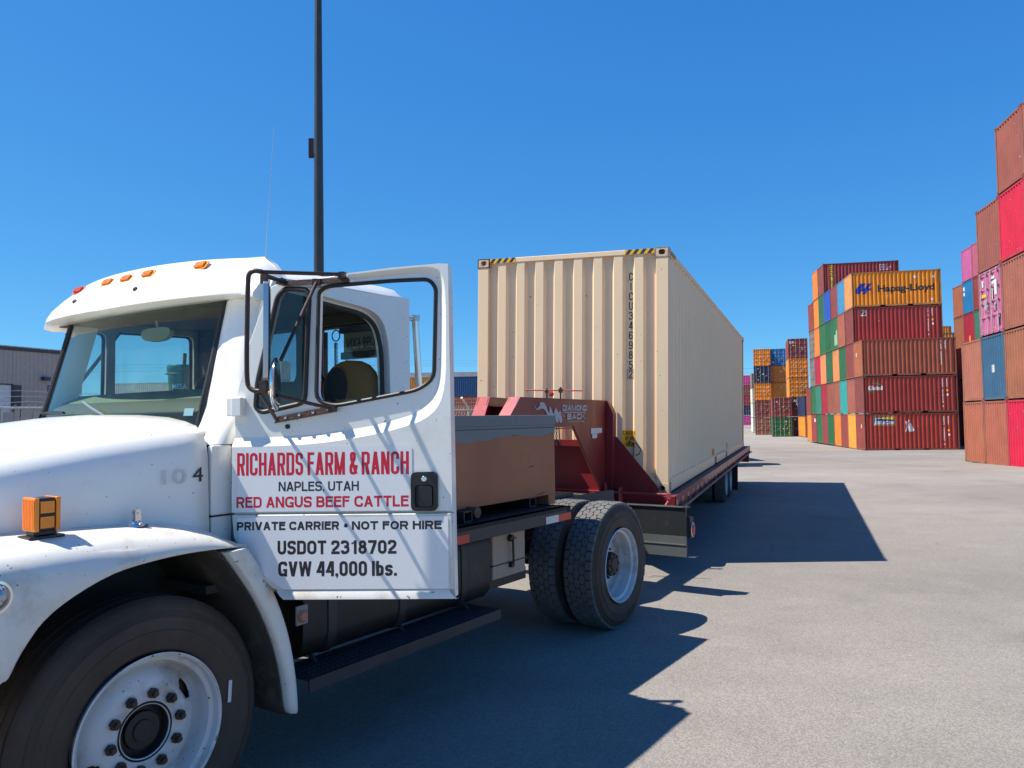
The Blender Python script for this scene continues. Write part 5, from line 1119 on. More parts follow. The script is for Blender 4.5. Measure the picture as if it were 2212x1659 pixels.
snake = [(.282, 1.040), (.300, 1.005), (.335, .985), (.365, .985), (.375, 1.005), (.405, 1.010), (.395, 1.035), (.42, 1.047), (.487, 1.047), (.53, 1.02), (.56, .985), (.60, .945), (.615, .93), (.622, 1.010), (.66, .985), (.69, .945), (.72, .93), (.752, .998), (.79, .975), (.83, .945), (.864, .965), (.92, .93), (.977, .905), (.965, .90), (.90, .93), (.872, .945), (.90, .91), (.925, .875), (.915, .845), (.873, .839), (.845, .86), (.84, .90), (.83, .845), (.808, .838), (.775, .85), (.755, .89), (.75, .93), (.735, .91), (.70, .89), (.66, .90), (.65, .93), (.63, .90), (.59, .91), (.54, .95), (.50, .98), (.46, .985), (.413, .982), (.375, .975), (.345, .972), (.31, .985), (.290, 1.01)]
MB().plate(snake, [], NF, .0008).build('snake_decal', DECAL, tr)
for x0, z0, x1, z1 in ((1.681, .703, 1.91, .767), (1.915, .708, 2.006, .765), (1.72, .652, 1.86, .70)): MB().plate([(x0, z0), (x1, z0), (x1, z1), (x0, z1)], [], NF, .0012).build('sticker', PAPER, tr)
# running gear
for x in (7.2, 8.2):
    MB().cyl((x, -1.0, -.50), (x, 1.0, -.50), .06, 12).box(x - .35, x + .35, -.58, -.46, -.46, -.41).box(x - .35, x + .35, .46, .58, -.46, -.41).build('axle', HUBM, tr)
    for s in (-1, 1):
        for yo, out in ((1.22, True), (.98, False)):
            Mw = wheel_frame(x, s * (yo - .11), -.525, s) @ Matrix.Diagonal((.775, .775, .775, 1))
            _wf = wheel_frame; wheel_frame = lambda *a, M=Mw: M
            wobj = rear_wheel(s, x, yo, parent=tr, outer=out); wobj.name = 'trailer_wheel'; wheel_frame = _wf
for s in (-1, 1): MB().box(9.05, 9.062, s * 1.30, s * .82, -.83, -.2).build('mud_flap', BLACKP, tr)
MB().box(3.4, 4.2, -.9, .9, -.62, -.15).build('tool_tray', TREDM, tr)
for s in (-1, 1): MB().box(.5, .62, s * .9 - .06, s * .9 + .06, -.55, -.06).build('landing_leg', TREDM, tr)

# ================================================================ the yard stacks
K = dict(maroon=(.25, .052, .043), brown=(.30, .088, .055), brown2=(.34, .105, .062), redbrown=(.24, .045, .04), orange=(.70, .22, .03), orange2=(.68, .27, .09), yellow=(.72, .33, .045), green=(.022, .135, .055), dgreen=(.015, .11, .045),
         lgreen=(.10, .28, .13), teal=(.03, .30, .29), tealg=(.035, .19, .13), blue=(.012, .085, .38), lblue=(.05, .22, .48), red=(.37, .016, .04), bred=(.50, .010, .045), pink=(.50, .10, .27), salmon=(.38, .11, .14), steel=(.035, .115, .20), navy=(.015, .028, .075),
         cream=(.74, .70, .56), grey=(.20, .16, .14), magenta=(.60, .05, .28), beige=(.40, .32, .20), cblue=(.012, .16, .38), bluec=(.018, .075, .19))
ORD = ['bottom', 'second', 'third', 'fourth', 'fifth', 'top']; COLN = ['nearest', 'second', 'third', 'fourth', 'fifth', 'sixth', 'seventh', 'eighth', 'ninth', 'tenth']
CN = dict(maroon='maroon', brown='brown', brown2='reddish brown', redbrown='dark red', orange='orange', orange2='pale orange', yellow='yellow orange', green='green', dgreen='dark green', lgreen='pale green', teal='turquoise', tealg='teal green', blue='blue', lblue='light blue', red='red', bred='bright red', pink='pink', salmon='dusty pink', steel='steel blue', navy='navy', cream='cream', grey='grey', magenta='magenta', beige='beige', cblue='blue', bluec='blue')
def place(o, yaw): return frame(o, (math.cos(yaw), math.sin(yaw), 0), (-math.sin(yaw), math.cos(yaw), 0), (0, 0, 1))
H2 = 2.591; L2 = 6.058; AY = R(-11.09); AO = Vector((24.57, 53.77, -.902)); AM = place(AO, AY)
AC = {0: ['maroon', 'maroon', 'brown2'], 1: ['yellow', 'brown2', 'maroon', 'maroon', 'orange2'], 2: ['maroon', 'teal', 'green', 'brown2', 'lblue'], 3: ['orange', 'brown2', 'orange2', 'green', 'maroon'], 4: ['dgreen', 'brown', 'green', 'dgreen', 'blue'],
      5: ['maroon', 'red', 'orange2', 'green', 'green', 'maroon'], 6: ['green', 'tealg', 'red', 'orange', 'orange', 'orange'], 7: ['maroon', 'green', 'grey', 'grey', 'maroon'], 8: ['orange', 'redbrown']}
AB = {}
for j, colr in AC.items():
    for k, c in enumerate(colr):
        rnd = random.Random(j * 10 + k); cc = tuple(min(1, v * rnd.uniform(.88, 1.12)) for v in K[c])
        lab = f'{CN[c]} container in the {COLN[j]} column of the central block, {ORD[k] if k != len(colr) - 1 or k == 0 else "topmost"} layer'
        if (j, k) == (1, 4): lab = 'orange container marked Hapag-Lloyd crowning the central block'
        if (j, k) == (0, 0): lab = 'dark red container with a BEACON sign, bottom of the central block'
        if (j, k) == (0, 1): lab = 'dark red container marked Global above the BEACON container'
        if (j, k) == (5, 5): lab = 'maroon container with yellow GOLD letters at the top of the central block'
        M = AM @ Matrix.Translation((rnd.uniform(-.02, .03), 2.448 * j, H2 * k + .002 * k))
        e = ('door', 'end') if c == 'grey' else ('end', 'door')
        AB[j, k] = container(lab, L2, H2, cc, M, e, group='containers of the central block', bars=(c == 'grey'))
for o, cc in (((1, 4), (.80, .25, .015)), ((0, 0), (.38, .042, .026)), ((0, 1), (.34, .038, .027)), ((0, 2), (.36, .085, .042)), ((1, 3), (.33, .040, .032)), ((5, 5), (.30, .042, .036))):
    for ch_ in AB[o].children:
        if ch_.name.startswith(('side', 'roof')): ch_.color = (*cc, 1)
F0 = facing('y0', L2); P20 = CM[('sideP', L2, H2)]
FE = facing('x0', L2)
# Hapag-Lloyd: lettering and emblem pressed on to the corrugation
hp_ = AB[1, 4]
hl = [[(.32, 1.30), (.62, 1.72), (1.02, 1.72), (.86, 1.45), (.98, 1.45), (1.14, 1.72), (1.42, 1.72), (1.24, 1.40), (1.42, 1.40), (1.16, 1.18)], [(.32, 1.30), (1.16, 1.18), (1.10, 1.12), (.96, 1.12), (1.02, .98), (.80, .98), (.74, 1.15), (.58, 1.15), (.66, .98), (.40, .98)]]
hl = [[(.28, 1.32), (.60, 1.75), (1.00, 1.75), (.80, 1.40), (.66, 1.40), (.60, 1.32)], [(.96, 1.48), (1.10, 1.75), (1.40, 1.75), (1.18, 1.40), (.92, 1.40)], [(.28, 1.32), (.60, 1.32), (.66, 1.24), (.60, 1.14), (.62, .98), (.36, .98), (.24, 1.12)], [(.60, 1.14), (.66, 1.40), (1.18, 1.40), (1.40, 1.36), (1.30, 1.22), (1.05, 1.20), (.94, .95), (.72, .95), (.80, 1.18)]]
wrapped(hl, P20, F0, .002, HLB, hp_, 'emblem')
wrapped(text_polys('Hapag-Lloyd', 3.85, .66, 1.78, .92, off=.035), P20, F0, .002, BLK, hp_, 'lettering')
for u, z, s_, m_ in ((4.25, 2.0, .16, WHM), (5.45, 1.95, .2, WHM), (5.35, .35, .14, WHM), (2.4, .72, .09, WHM)): wrapped([[(u, z), (u + s_, z), (u + s_, z + s_), (u, z + s_)]], P20, F0, .002, m_, hp_, 'placard')
wrapped([[(4.82, 1.92), (5.06, 1.92), (4.94, 2.14)]], P20, F0, .002, YEL, hp_, 'warning_triangle')
wrapped([[(.55, 1.95), (.95, 1.95), (.95, 2.38), (.55, 2.38)]], P20, F0, .002, WHM, AB[1, 3], 'emblem_plate'); wrapped([[(.57, 2.03), (.93, 2.03), (.93, 2.36), (.57, 2.36)]], P20, F0, .003, NAVYM, AB[1, 3], 'emblem')
wrapped([[(.62, 2.06), (.70, 2.06), (.80, 2.18), (.88, 2.20), (.88, 2.23), (.74, 2.23)], [(.68, 2.24), (.90, 2.26), (.90, 2.33), (.78, 2.33)]], P20, F0, .004, YEL, AB[1, 3], 'emblem_flash')
g2 = AB[0, 1]
wrapped(text_polys('Global', .92, .30, .34, 1.62, off=.04), P20, F0, .003, WHM, g2, 'lettering')
arc = lambda cx, cz, rx, rz, a0, a1, t: [[(cx + rx * math.cos(R(a0 + (a1 - a0) * i / 10)), cz + rz * math.sin(R(a0 + (a1 - a0) * i / 10))) for i in range(11)] + [(cx + (rx - t * math.sin(math.pi * i / 10)) * math.cos(R(a0 + (a1 - a0) * i / 10)), cz + (rz - t * math.sin(math.pi * i / 10)) * math.sin(R(a0 + (a1 - a0) * i / 10))) for i in range(10, -1, -1)]]
wrapped(arc(.82, 1.80, .42, .33, 25, 120, .09) + arc(.72, 1.76, .45, .30, 185, 275, .09), P20, F0, .0025, GRNM, g2, 'green_arcs')
b0 = AB[0, 0]
wrapped([[(.60, 1.75), (2.02, 1.75), (2.02, 2.42), (.60, 2.42)]], P20, F0, .002, YEL, b0, 'sign_edge'); wrapped([[(.63, 1.78), (1.99, 1.78), (1.99, 2.39), (.63, 2.39)]], P20, F0, .003, NAVYM, b0, 'sign_panel')
wrapped([[(.80, 2.22), (1.97, 2.14), (1.97, 2.38), (.80, 2.27)]], P20, F0, .004, YEL, b0, 'beacon_beam'); wrapped([[(.67, 1.80), (.82, 1.80), (.79, 2.18), (.82, 2.30), (.70, 2.30), (.71, 2.18)]] + text_polys('BEACON', 1.10, .24, .84, 1.82, .26), P20, F0, .0045, WHM, b0, 'lettering')
wrapped([[(2.62, 1.3), (2.85, 2.1), (2.92, 2.1), (2.70, 1.3)], [(2.90, 1.3), (3.15, 1.3), (2.72, 2.05), (2.62, 2.0)], [(3.0, 1.9), (3.22, 1.4), (3.12, 1.3), (2.9, 1.85)]], P20, F0, .002, FADED, b0, 'painted_scrawl')
def codes(o, s1, s2, u=5.05, z=2.25, F=F0, P=P20, m_=WHM, step=.155):
    q = []
    for i, c in enumerate(s1):
        if c != ' ': q += text_polys(c, .075 if c != 'I' else .02, .12, u, z - i * step, .17)
    for i, c in enumerate(s2):
        if c != ' ': q += text_polys(c, .075, .12, u + .28, z - i * step, .17)
    wrapped(q, P, F, .002, m_, o, 'container_number')
codes(b0, 'BMOU 148680 0', '22G1', 5.06, 2.22); codes(g2, 'CZDU 219116 7', '22G1', 5.06, 2.22); codes(AB[0, 2], 'FLXU 285844', '22G1', 5.06, 2.25); codes(AB[1, 3], 'FCIU 438658 4', '22G1', 5.06, 2.25)
for o, z in ((b0, 1.3), (g2, 1.45), (AB[1, 3], 1.45)):
    wrapped([[(5.34, z), (5.44, z), (5.44, z + .14), (5.34, z + .14)]], P20, F0, .0025, YEL, o, 'placard'); wrapped([[(5.36, z - .3), (5.47, z - .3), (5.47, z - .16), (5.36, z - .16)]], P20, F0, .0025, WHM, o, 'placard')
go_ = AB[5, 5]; q = []; qy = []
for i, c in enumerate('GOLD'):
    q += [[(.50, 2.0 - .52 * i), (.84, 2.0 - .52 * i), (.84, 2.44 - .52 * i), (.50, 2.44 - .52 * i)]]; qy += text_polys(c, .20, .30, .57, 2.07 - .52 * i, .2)
wrapped(q, P20, F0, .002, YEL, go_, 'yellow_squares'); wrapped(qy, P20, F0, .004, BLK, go_, 'lettering')
for i, wd in enumerate((.55, .9, .8)): wrapped(text_polys('MEGA UNITED'[:6 + i * 2], wd, .12, 4.55, 2.2 - .2 * i, .18), P20, F0, .002, WHM, go_, 'small_lettering')
PE = profile(.12, CW_ - .12, .246, .085, .034, .050)
wrapped(text_polys('tex', .7, .36, 1.35, 1.9, off=.05), PE, FE, .003, WHM, AB[7, 0], 'lettering')
wrapped([[(1.15, .35), (2.2, .35), (2.2, 1.6), (1.7, 1.45), (1.7, 1.2), (1.15, 1.2)]], PE, FE, .002, mat('pale_green_patch', (.30, .42, .24), .6, var=.1), AB[2 + 1, 3], 'repaint_patch')
for (j, k), s_ in (((1, 1), 'a'), ((0, 2), 'b'), ((2, 0), 'c'), ((4, 2), 'd'), ((0, 0), 'e')):
    rnd = random.Random(j + k * 7); u = rnd.uniform(.6, 1.6); z = rnd.uniform(.8, 1.8); wrapped([[(u, z), (u + .10, z), (u + .08, z + .3), (u + .02, z + .28)]], PE, FE, .002, WHM, AB[j, k], 'paint_scuff')
# ---- right-hand block, nearest the camera
BY = R(-13.71); BM = place(Vector((19.80, 33.80, -.464)), BY)
BC = {0: ['brown2', 'salmonb'], 1: ['brown2', 'steel', 'pinkd', 'brown'], 2: ['bred', 'brown2', 'brown2', 'bred', 'brown'], 3: ['brown2', 'brown2', 'brown', 'brown2', 'brown']}
K['salmonb'] = (.36, .125, .085); CN['salmonb'] = 'faded brown'; K['pinkd'] = (.56, .13, .27); CN['pinkd'] = 'pink'; BB = {}
for j, colr in BC.items():
    for k, c in enumerate(colr):
        rnd = random.Random(500 + j * 10 + k); cc = tuple(v * rnd.uniform(.9, 1.1) for v in K[c])
        lab = f'{CN[c]} container in the right block, {["farthest", "second farthest", "third", "nearest"][j]} column, {ORD[k]} layer'
        if c == 'pinkd': lab = 'pink container with white lock bars showing its doors on the right block'
        if c == 'steel': lab = 'steel blue container below the pink container in the right block'
        M = BM @ Matrix.Translation((rnd.uniform(-.02, .02), -2.450 * (j + 1), (H2 + .002) * k))
        BB[j, k] = container(lab, L2, H2, cc, M, ('door', 'end') if c == 'pinkd' else ('end', 'door'), group='containers of the right block', bars=(c == 'pinkd'))
def sticker(par, F, u, z, w_, h_, m_, off=.004): MB().plate([(u, z), (u + w_, z), (u + w_, z + h_), (u, z + h_)], [], F @ Matrix.Translation((0, 0, off)), .001).build('label_plate', m_, par)
pk = BB[1, 2]
for c in pk.children:
    if c.name.startswith('door'):
        pass
for u, z, w_, h_, m_ in ((1.30, 2.15, .5, .1, WHM), (1.45, 1.95, .3, .12, WHM), (.42, 1.98, .16, .26, WHM), (.15, 1.55, .7, .12, YEL), (.62, 1.02, .18, .40, GALV), (1.72, 1.5, .25, .6, FADED), (1.35, 1.3, .2, .5, FADED), (1.95, .6, .2, .2, WHM), (1.9, .3, .18, .35, GALV)): sticker(pk, FE, u, z, w_, h_, m_)
wrapped(text_polys('I I', .25, .3, 1.0, 1.1, .2), PE, FE, .003, WHM, BB[1, 1], 'paint_mark')
# ---- block between the two, farther back
DM_ = place(Vector((37.1, 64.2, -.85)), BY)
DC = {0: ['brown', 'maroon', 'brown', 'brown2', 'brown2'], 1: ['redbrown', 'maroon', 'brown2', 'red', 'cblue', 'pink'], 2: ['maroon', 'brown', 'brown2', 'tealg', 'redbrown', 'salmon'], 3: ['brown', 'brown2', 'maroon', 'brown', 'brown2']}
DB = {}
for j, colr in DC.items():
    for k, c in enumerate(colr):
        if j == 3 and k > 3: continue
        rnd = random.Random(900 + j * 10 + k)
        lab = f'{CN[c]} container behind the right block, {COLN[3 - j]} column, {ORD[k]} layer'
        if c == 'pink': lab = 'small bright pink container at the top behind the right block'
        DB[j, k] = container(lab, L2, H2, tuple(v * rnd.uniform(.9, 1.1) for v in K[c]), DM_ @ Matrix.Translation((0, -2.450 * (j + 1), H2 * k)), ('end', 'door'), cast=(k > 2), group='containers behind the right block', bars=False)
wrapped([[(.2, 1.9), (.5, 1.9), (.5, 2.2), (.2, 2.2)], [(.2, 1.5), (.5, 1.5), (.5, 1.75), (.2, 1.75)]], PE, FE, .003, WHM, DB[1, 4], 'placard'); wrapped([[(1.2, .35), (1.45, .35), (1.45, .8), (1.2, .8)]], PE, FE, .003, YEL, DB[1, 3], 'placard')
def row(seq, M, L, H, lab, grp, ends=('end', 'door'), bars=True, cast=False, step=None):
    """one column of containers, bottom first; lab(colour, layer) -> label"""
    out = []
    for k, c in enumerate(seq):
        if c is None: continue
        rnd = random.Random(k * 31 + int(M.translation.x * 10) + int(M.translation.y))
        cc = K[c] if isinstance(c, str) else c
        out.append(container(lab(CN.get(c, 'brown') if isinstance(c, str) else 'brown', k), L, H, tuple(v * rnd.uniform(.92, 1.08) for v in cc), M @ Matrix.Translation((0, 0, H * k)), ends, cast, group=grp, bars=bars))
    return out
# beside and behind the central block
row(['maroon', 'redbrown', 'maroon'], AM @ Matrix.Translation((7.6, 9.5, -.1)), L2, H2, lambda c, k: f'{c} container half hidden behind the right edge of the central block, {ORD[k]} layer', 'containers behind the central block')
row(['brown', 'brown2', 'brown', 'orange2'], place(Vector((36.6, 74.0, -1.05)), AY), L2, H2, lambda c, k: f'{c} container in the gap behind the central block, {ORD[k]} layer', 'containers behind the central block')
row(['brown', 'maroon', 'brown', 'brown2', 'maroon'], place(Vector((38.6, 82.3, -1.1)), AY), L2, H2, lambda c, k: f'{c} container far behind the central block, {ORD[k]} layer', 'containers behind the central block')
row(['brown', 'brown2', 'brown', 'maroon', 'orange'], place(Vector((45.4, 90.5, -1.15)), AY), L2, H2, lambda c, k: f'{c} container at the very back of the gap, {ORD[k]} layer', 'containers behind the central block')
# ---- far stacks with their doors to the camera: local x points away
def away(X, Y, z, a): return frame((X, Y, z), (math.sin(R(a)), math.cos(R(a)), 0), (-math.cos(R(a)), math.sin(R(a)), 0), (0, 0, 1))
G3 = 'far stacks with doors towards the yard'
dz = (('end', 'door'))
def doorcol(seq, px0, D, z, a, what, wdt=2.47, cast=False):
    """px0: right-hand corner direction X/Y"""
    return row(seq, away(px0 * D, D, z, a), L2, H2, lambda c, k: f'{c} container doors in the {what}, {ORD[k]} layer', G3, ('door', 'end'), True, cast)
zf = gz(36, 116); K['oranged'] = (.80, .25, .015); CN['oranged'] = 'orange'
doorcol(['brown2', 'maroon', 'oranged', 'oranged', 'cblue'], (1699.5 - 1106) / 1661, 115.2, zf, 18.6, 'far stack topped by a blue container')
doorcol(['brown2', 'maroon', 'oranged', 'navy', 'oranged'], (1666 - 1106) / 1661, 115.2, zf, 18.6, 'leftmost far stack topped by an orange container')
doorcol(['navy', 'maroon', 'oranged', 'oranged', 'maroon'], (1747.5 - 1106) / 1661, 101., gz(36, 101), 16.8, 'tall stack beside the central block')
doorcol(['green', 'maroon'], (1709 - 1106) / 1661, 101., gz(36, 101), 16.8, 'low stack of two before the blue topped stack')
kk = doorcol(['orange', 'navy'], (1782 - 1106) / 1661, 94.6, gz(36, 95), 13, 'low stack of two touching the central block')
doorcol(['magenta', 'navy', 'red', 'maroon', 'magenta'], (1624 - 1106) / 1661, 198., gz(60, 198) + .6, 16.5, 'most distant stack')
doorcol(['brown', 'beige', 'brown', 'magenta', 'maroon'], (1646 - 1106) / 1661, 199., gz(60, 198) + .6, 16.5, 'most distant stack, right column')
doorcol(['cream', 'cream', 'cream', 'grey'], (1656 - 1106) / 1661, 134., gz(40, 134), 14.5, 'pale stack behind the leftmost far stack')
# lettering on far doors and sides
def far_marks():
    rnd = random.Random(5)
    for o in list(bpy.data.objects):
        if o.get('group') == G3 and (o.matrix_world.translation - EYE).length < 150:
            for i in range(4):
                u = rnd.choice((.30, .62, .92, 1.38, 1.70, 2.02)); z = rnd.choice((.45, 1.0, 1.25, 1.6, 1.9, 2.15)); c_ = rnd.choice((WHM, WHM, WHM, YEL, FADED, GALV))
                w_ = rnd.uniform(.10, .26); sticker(o, FE, u - w_ / 2, z, w_, rnd.uniform(.05, .2), c_, .002)
far_marks()
for o in bpy.data.objects:
    lb = o.get('label', '')
    if lb.startswith('maroon container doors in the tall stack beside') and 'fifth' in lb: lettering('tex', .62, .34, FE @ Matrix.Translation((.16, 1.95, .004)), WHM, o, 'lettering', .04)
    if lb.startswith('maroon container doors in the tall stack beside') and 'second' in lb: lettering('CAI', .70, .34, FE @ Matrix.Translation((.16, 1.95, .004)), WHM, o, 'lettering', .03)
# ---- wall of containers far left, long sides to the camera
LWM = place(Vector((-53.2, 101, -.55)), R(0)); L4 = 12.192
GL_ = 'long containers across the far left'
xs0 = [0, 12.22, 33.0, 45.25, 57.5]
seqs = [['brown', 'maroon', 'cream'], ['maroon', 'brown', 'cream', 'cream'], ['brown', 'brown2', 'orange'], ['redbrown', 'brown2', 'bluec'], ['maroon', 'brown', 'brown2']]
for i, (x, q) in enumerate(zip(xs0, seqs)):
    row(q, place(Vector((-54.5 + x * math.cos(R(6.5)), 104.3 - x * math.sin(R(6.5)), -.55)), R(-6.5)), L4, H2, lambda c, k, i=i: f'long {c} container in the far left wall, {["first", "second", "third", "fourth", "fifth"][i]} from the left, {ORD[k]} layer', GL_, bars=False)
for i, x in enumerate((-17.8, -5.6)):
    row(['brown', 'maroon', 'brown', 'cream'], place(Vector((x, 130, -.65)), 0), L4, H2, lambda c, k, i=i: f'long {c} container behind the far left wall, {["left", "right"][i]} of two, {ORD[k]} layer', GL_, bars=False)

# ---- a container truck parked beyond the trailer (it throws the two shadows to the right of the trailer's tail)
pk_ = Vector((7.95, 31.6, gz(8, 34))); PM = frame(pk_, (math.sin(R(7)), math.cos(R(7)), 0), (-math.cos(R(7)), math.sin(R(7)), 0), (0, 0, 1))      # local x backwards
pt = thing('container_truck', 'parked truck with a container, hidden beyond the beige container', 'truck', PM)
MB().plate(chamfer([(0, .7), (4.2, .7), (4.2, 3.2), (3.4, 3.75), (1.6, 3.4), (1.3, 2.0), (0, 1.75)], .15), [], frame((0, 1.15, 0), (1, 0, 0), (0, 0, 1), (0, -1, 0)), 2.3).build('cab', WHITE, pt, bevel=.03)
for s_ in (-1, 1): MB().plate(chamfer([(1.62, 2.1), (2.55, 2.1), (2.55, 2.95), (1.85, 2.95)], .06), [], frame((0, s_ * 1.156, 0), (1, 0, 0), (0, 0, 1), (0, -1, 0)), .004).build('side_window', RUBBER, pt)
MB().plate([(-1.0, 0), (1.0, 0), (.95, 1.15), (-.95, 1.15)], [], frame((1.335, 0, 2.12), (0, 1, 0), (.21, 0, .98), (-.98, 0, .21)), .02).build('windshield', RUBBER, pt, bevel=.006)
MB().box(-.03, .0, -.55, .55, .85, 1.55).build('grille', CHROME, pt)
MB().box(-.12, .05, -1.12, 1.12, .5, .8).build('bumper', CHROME, pt, bevel=.02)
MB().box(.4, 12.8, -.45, .45, .75, 1.1).build('chassis', BLACKM, pt)
for x in (.9, 3.9, 5.1, 10.4, 11.6):
    for s_ in (-1, 1): MB().lathe([(.28, -.14), (.50, -.14), (.52, -.10), (.52, .10), (.50, .14), (.28, .14)], frame((x, s_ * 1.0, .52), (1, 0, 0), (0, 1, 0), (0, 0, 1)), 30).lathe([(.001, .0), (.28, .0), (.28, -.05), (.001, -.05)], frame((x, s_ * 1.0, .52), (1, 0, 0), (0, 1, 0), (0, 0, 1)), 24).build('wheel', TYRE, pt)
container('green container carried by the parked truck beyond the trailer', L2, H2, K['green'], PM @ Matrix.Translation((6.4, -1.22, 1.12)), bars=False)

# ================================================================ lamp post, fence, building, wires
pole = thing('lamp_post', 'tall dark steel post rising behind the white truck cab', 'post', Matrix.Translation((-4.77, 19, gz(-4.77, 19))))
pp = [(0, 0, 0), (0, 0, .3), (0, 0, 7), (0, 0, 14.2)]
MB().tube(pp, [.150, .140, .118, .078], 12).build('shaft', POLEM, pole, smooth=60)
MB().box(-.25, .25, -.25, .25, 0, .03).build('base_plate', POLEM, pole)
MB().box(-.245, -.118, -.03, .0, 8.35, 8.85).box(-.20, -.09, -.06, -.03, 8.40, 8.45).build('sign_plate', mat('dark_red_plate', (.05, .016, .014), .6), pole)
MB().tube([(0, 0, 14.0), (1.0, 0, 14.3), (1.6, 0, 14.3)], .04, 8).box(1.3, 2.0, -.15, .15, 14.22, 14.34).build('lamp_arm', POLEM, pole)
FA = Vector((-12.2, 10.85, 0)); FBp = Vector((1.6, 26.1, 0)); fd = (FBp - FA); FLn = fd.length; fd.normalize()
fence = thing('chain_link_fence', 'chain link fence topped with barbed wire behind the truck', 'fence', Matrix.Translation(FA))
def fz(t): p = FA + fd * t; return gz(p.x, p.y)
def fp(t, z, off=0): p = fd * t; n = Vector((fd.y, -fd.x, 0)); return Vector((p.x + n.x * off, p.y + n.y * off, fz(t) + z))
HF = lambda t: 2.06 + .10 * t / FLn
t = 1.61; i = 0; arms = []
while t <= FLn:
    post = MB().tube([fp(t, 0), fp(t, HF(t) + .03)], .035, 10).build('post', GALV, fence)
    arms.append(t); MB().tube([fp(t, HF(t)), fp(t - .34, HF(t) + .30, .05)], .03, 8).build('barb_arm', RUSTW if i < 4 else GALV, fence)
    t += 2.44; i += 1
MB().tube([fp(3.0, 1.55, -.1), fp(2.2, 2.45, -.1)], .04, 8).build('leaning_brace', RUSTW, fence)
MB().tube([fp(0, HF(0)), fp(FLn, HF(FLn))], .022, 8).build('top_rail', GALV, fence)
b = MB(); n = int(FLn / .11)
for k in range(n):
    for s in (-1, 1):
        t0 = k * .11; dt = 2.0 * .55 * s
        a_, c_ = fp(t0, .02), fp(min(FLn, max(0, t0 + dt)), HF(t0) + .04)
        if 0 < t0 + dt < FLn: b.tube([a_, c_], .0032, 3)
b.build('wire_mesh', GALV, fence, smooth=0)
b = MB(); t = 0; rnd = random.Random(3)
while t < 11.5:
    sl_ = rnd.uniform(-.02, .02); h = HF(t) - rnd.uniform(.0, .10); o = fp(t, .05); e = fp(t + .10 + sl_, h); dx = fd * .088
    b.add([o, o + dx, e + dx, e], [(0, 1, 2, 3)]); t += .105
b.build('privacy_slats', SLATM, fence, smooth=0, solid=.006)
for s, (off, zz) in enumerate(((.10, .30), (.07, .20), (.04, .10))):
    pts = []; t = 0
    while t < FLn:
        u_ = (t % 2.44) / 2.44; pts.append(fp(t - .27 * zz / .3, HF(t) + zz - .05 * 4 * u_ * (1 - u_), off * .5)); t += .30
    bw_ = MB().tube(pts, .005, 4)
    for p in pts: bw_.tube([p + Vector((0, 0, -.02)), p + Vector((.01, 0, .02))], .003, 3).tube([p + Vector((-.014, 0, .0)), p + Vector((.014, 0, .005))], .003, 3)
    bw_.build('barbed_wire', GALV, fence, smooth=0)
# ---- bin on the fence
bk = thing('plastic_bin', 'green plastic bin perched on a post of the chain link fence', 'bin', Matrix.Translation(FA + fp(7.6, HF(7.6) - .02)) @ Matrix.Scale(1.3, 4))
MB().lathe([(.001, 0), (.165, 0), (.17, .02), (.205, .56), (.215, .562), (.217, .62), (.222, .63), (.222, .68), (.21, .70), (.001, .705)], frame((0, 0, 0), (1, 0, 0), (0, 0, 1), (0, -1, 0)), 28).build('body', GREENB, bk, smooth=40)
MB().tube([Vector((.24 * math.cos(a), .24 * math.sin(a), .555)) for a in [2 * math.pi * k / 28 for k in range(28)]], .009, 6, True).build('rim', GREENB, bk)
MB().cyl((.05, 0, .69), (.06, 0, .90), .03, 10).build('post_end', RUSTW, bk)
q = MB(); vs, fs = text_mb('MESA', .62, .09, .02)      # wrapped round the bin
q.add([Vector((.199 * math.cos(R(285) + (u - .5 * .62) / .9 * 1.7), .199 * math.sin(R(285) + (u - .5 * .62) / .9 * 1.7), .30 + v)) for u, v in vs], fs).build('lettering', TEALT, bk, smooth=0)

# warehouse
bd = Vector((14, 37.5, 0)); BL_ = 25.9; bd.normalize(); B0 = Vector((-46.6, 42, -.3)); bn = Vector((bd.y, -bd.x, 0))
WMx = frame(B0, bd, (0, 0, 1), bn)
bldg = thing('warehouse', 'taupe metal clad warehouse with white roller doors beyond the fence', 'building', WMx)
def wl(Y): return (Y - 42) / bd.y
HB = 8.2
d1 = (wl(56.6), wl(60.8)); d2 = (wl(63.75), wl(65.9)); d3 = (wl(71.5), wl(75.4))
P = []; u = 0
holes = [[(a, .0 + .01), (c, .01), (c, 5.2), (a, 5.2)] for a, c in (d1, d2)]
us = sorted([0, BL_] + [v for a in (d1, d2) for v in a]); sb = MB()
def ribbed(u0, u1, z0, z1):
    q = []; u = u0
    while u < u1: q += [(u, 0), (min(u1, u + .30), 0), (min(u1, u + .32), .03), (min(u1, u + .36), .03)]; u += .38
    q.append((u1, 0)); q = [p for i, p in enumerate(q) if i == 0 or p[0] > q[i - 1][0] + 1e-5]
    sb.grid([[Vector((a, z, d)) for a, d in q] for z in (z0, z1)])
prev = 0
for a, c in (d1, d2): ribbed(prev, a, -.6, HB); ribbed(a, c, 5.2, HB); prev = c
ribbed(prev, BL_, -.6, HB)
sb.build('wall', BLDG, bldg, smooth=0)
MB().box(0, BL_, -.6, HB, -24, -.12).build('inner_walls', BLDG, bldg)
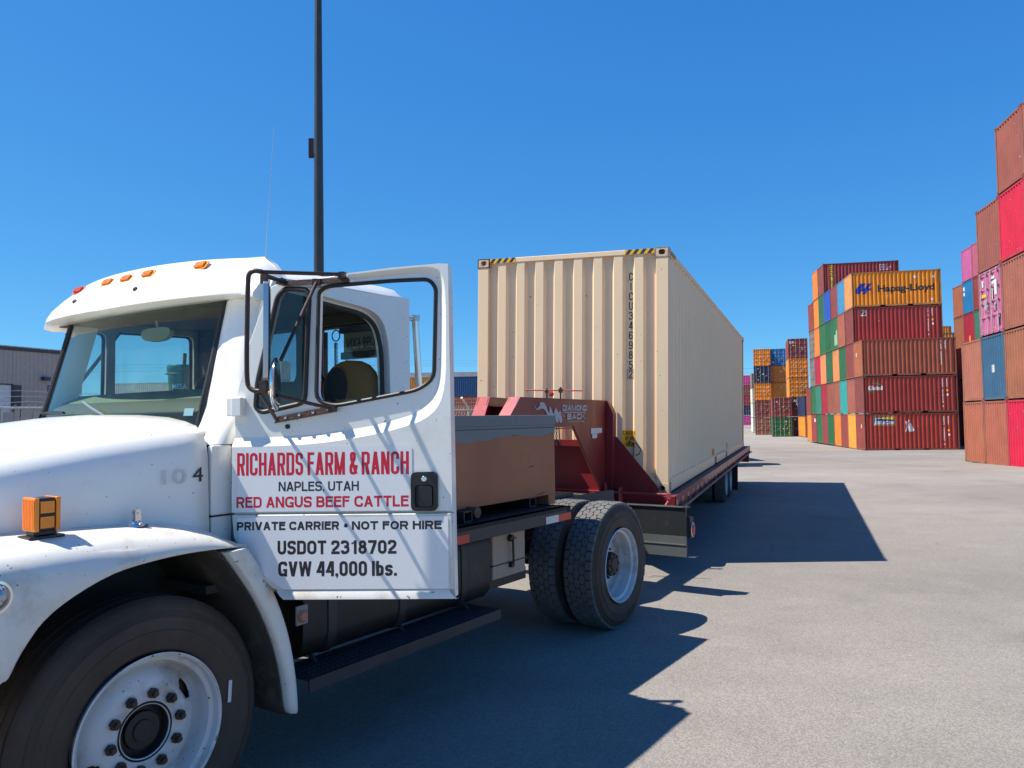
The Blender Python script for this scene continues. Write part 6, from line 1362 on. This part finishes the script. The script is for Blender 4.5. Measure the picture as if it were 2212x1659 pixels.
for a, c in (d1, d2):
    rd = MB()
    for k in range(16): rd.box(a + .02, c - .02, .0 + .325 * k, .31 + .325 * k, -.11, -.08 + (.008 if k % 2 else 0))
    rdo = rd.build('roller_door', ROLLD, bldg); MB().box(a - .08, a, -.1, 5.28, -.10, .05).box(c, c + .08, -.1, 5.28, -.10, .05).box(a, c, 5.2, 5.28, -.10, .05).build('door_frame', TRIMM, rdo)
MB().box(d1[1] + .1, d1[1] + .75, -.3, 5.2, .0, .06).build('downpipe_panel', TRIMM, bldg)
MB().box(-.2, BL_ + .2, HB - .26, HB + .02, .035, .12).build('fascia', TRIMM, bldg)
gt = MB(); u = 0
while u < BL_: gt.box(u, u + .6, HB + .02, HB + .10, .0, .14); u += .66
gt.build('roof_edge', GALV, bldg)
MB().plate([(0, HB + .05), (24, HB + 1.2), (24, HB + 1.25), (0, HB + .1)], [], frame((0, 0, 0), (0, 0, -1), (0, 1, 0), (1, 0, 0)), BL_).build('roof', GALV, bldg)
MB().box(wl(63.1), wl(63.1) + .55, 5.65, 5.95, .03, .45).build('wall_lamp', TRIMM, bldg)
# power lines far away
def wires(name, lab, pts, n=3, dz=1.2, r=.022, sag=1.5, poles=()):
    o = thing(name, lab, 'power line', Matrix.Translation(pts[0])); p0 = Vector(pts[0])
    for k in range(n):
        w_ = []
        for a, c in zip(pts, pts[1:]):
            for i in range(13): t = i / 12; q = Vector(a).lerp(Vector(c), t); w_.append(q + Vector((0, 0, -dz * k - sag * 4 * t * (1 - t))) - p0)
        MB().tube([q for i, q in enumerate(w_) if i == 0 or (q - w_[i - 1]).length > .1], r, 4).build('wire', BLACKM, o, smooth=0)
    for a in pts:
        a = Vector(a); MB().tube([a - p0 + Vector((0, 0, .6)), Vector((a.x, a.y, gz(a.x, a.y))) - p0], .16, 8).build('utility_pole', RUSTW, o)
wires('power_line', 'power lines in the sky behind the truck cab', [(-95, 110, 11.2), (-34, 158, 14.4), (34, 206, 18.2)], 3, .55, .016, .8)
wires('power_line', 'power lines low behind the far container stacks', [(50, 300, 20.5), (150, 300, 21.0)], 3, 1.6, .035, .7)
# ---- open haze is negligible in this dry air; nothing more to build
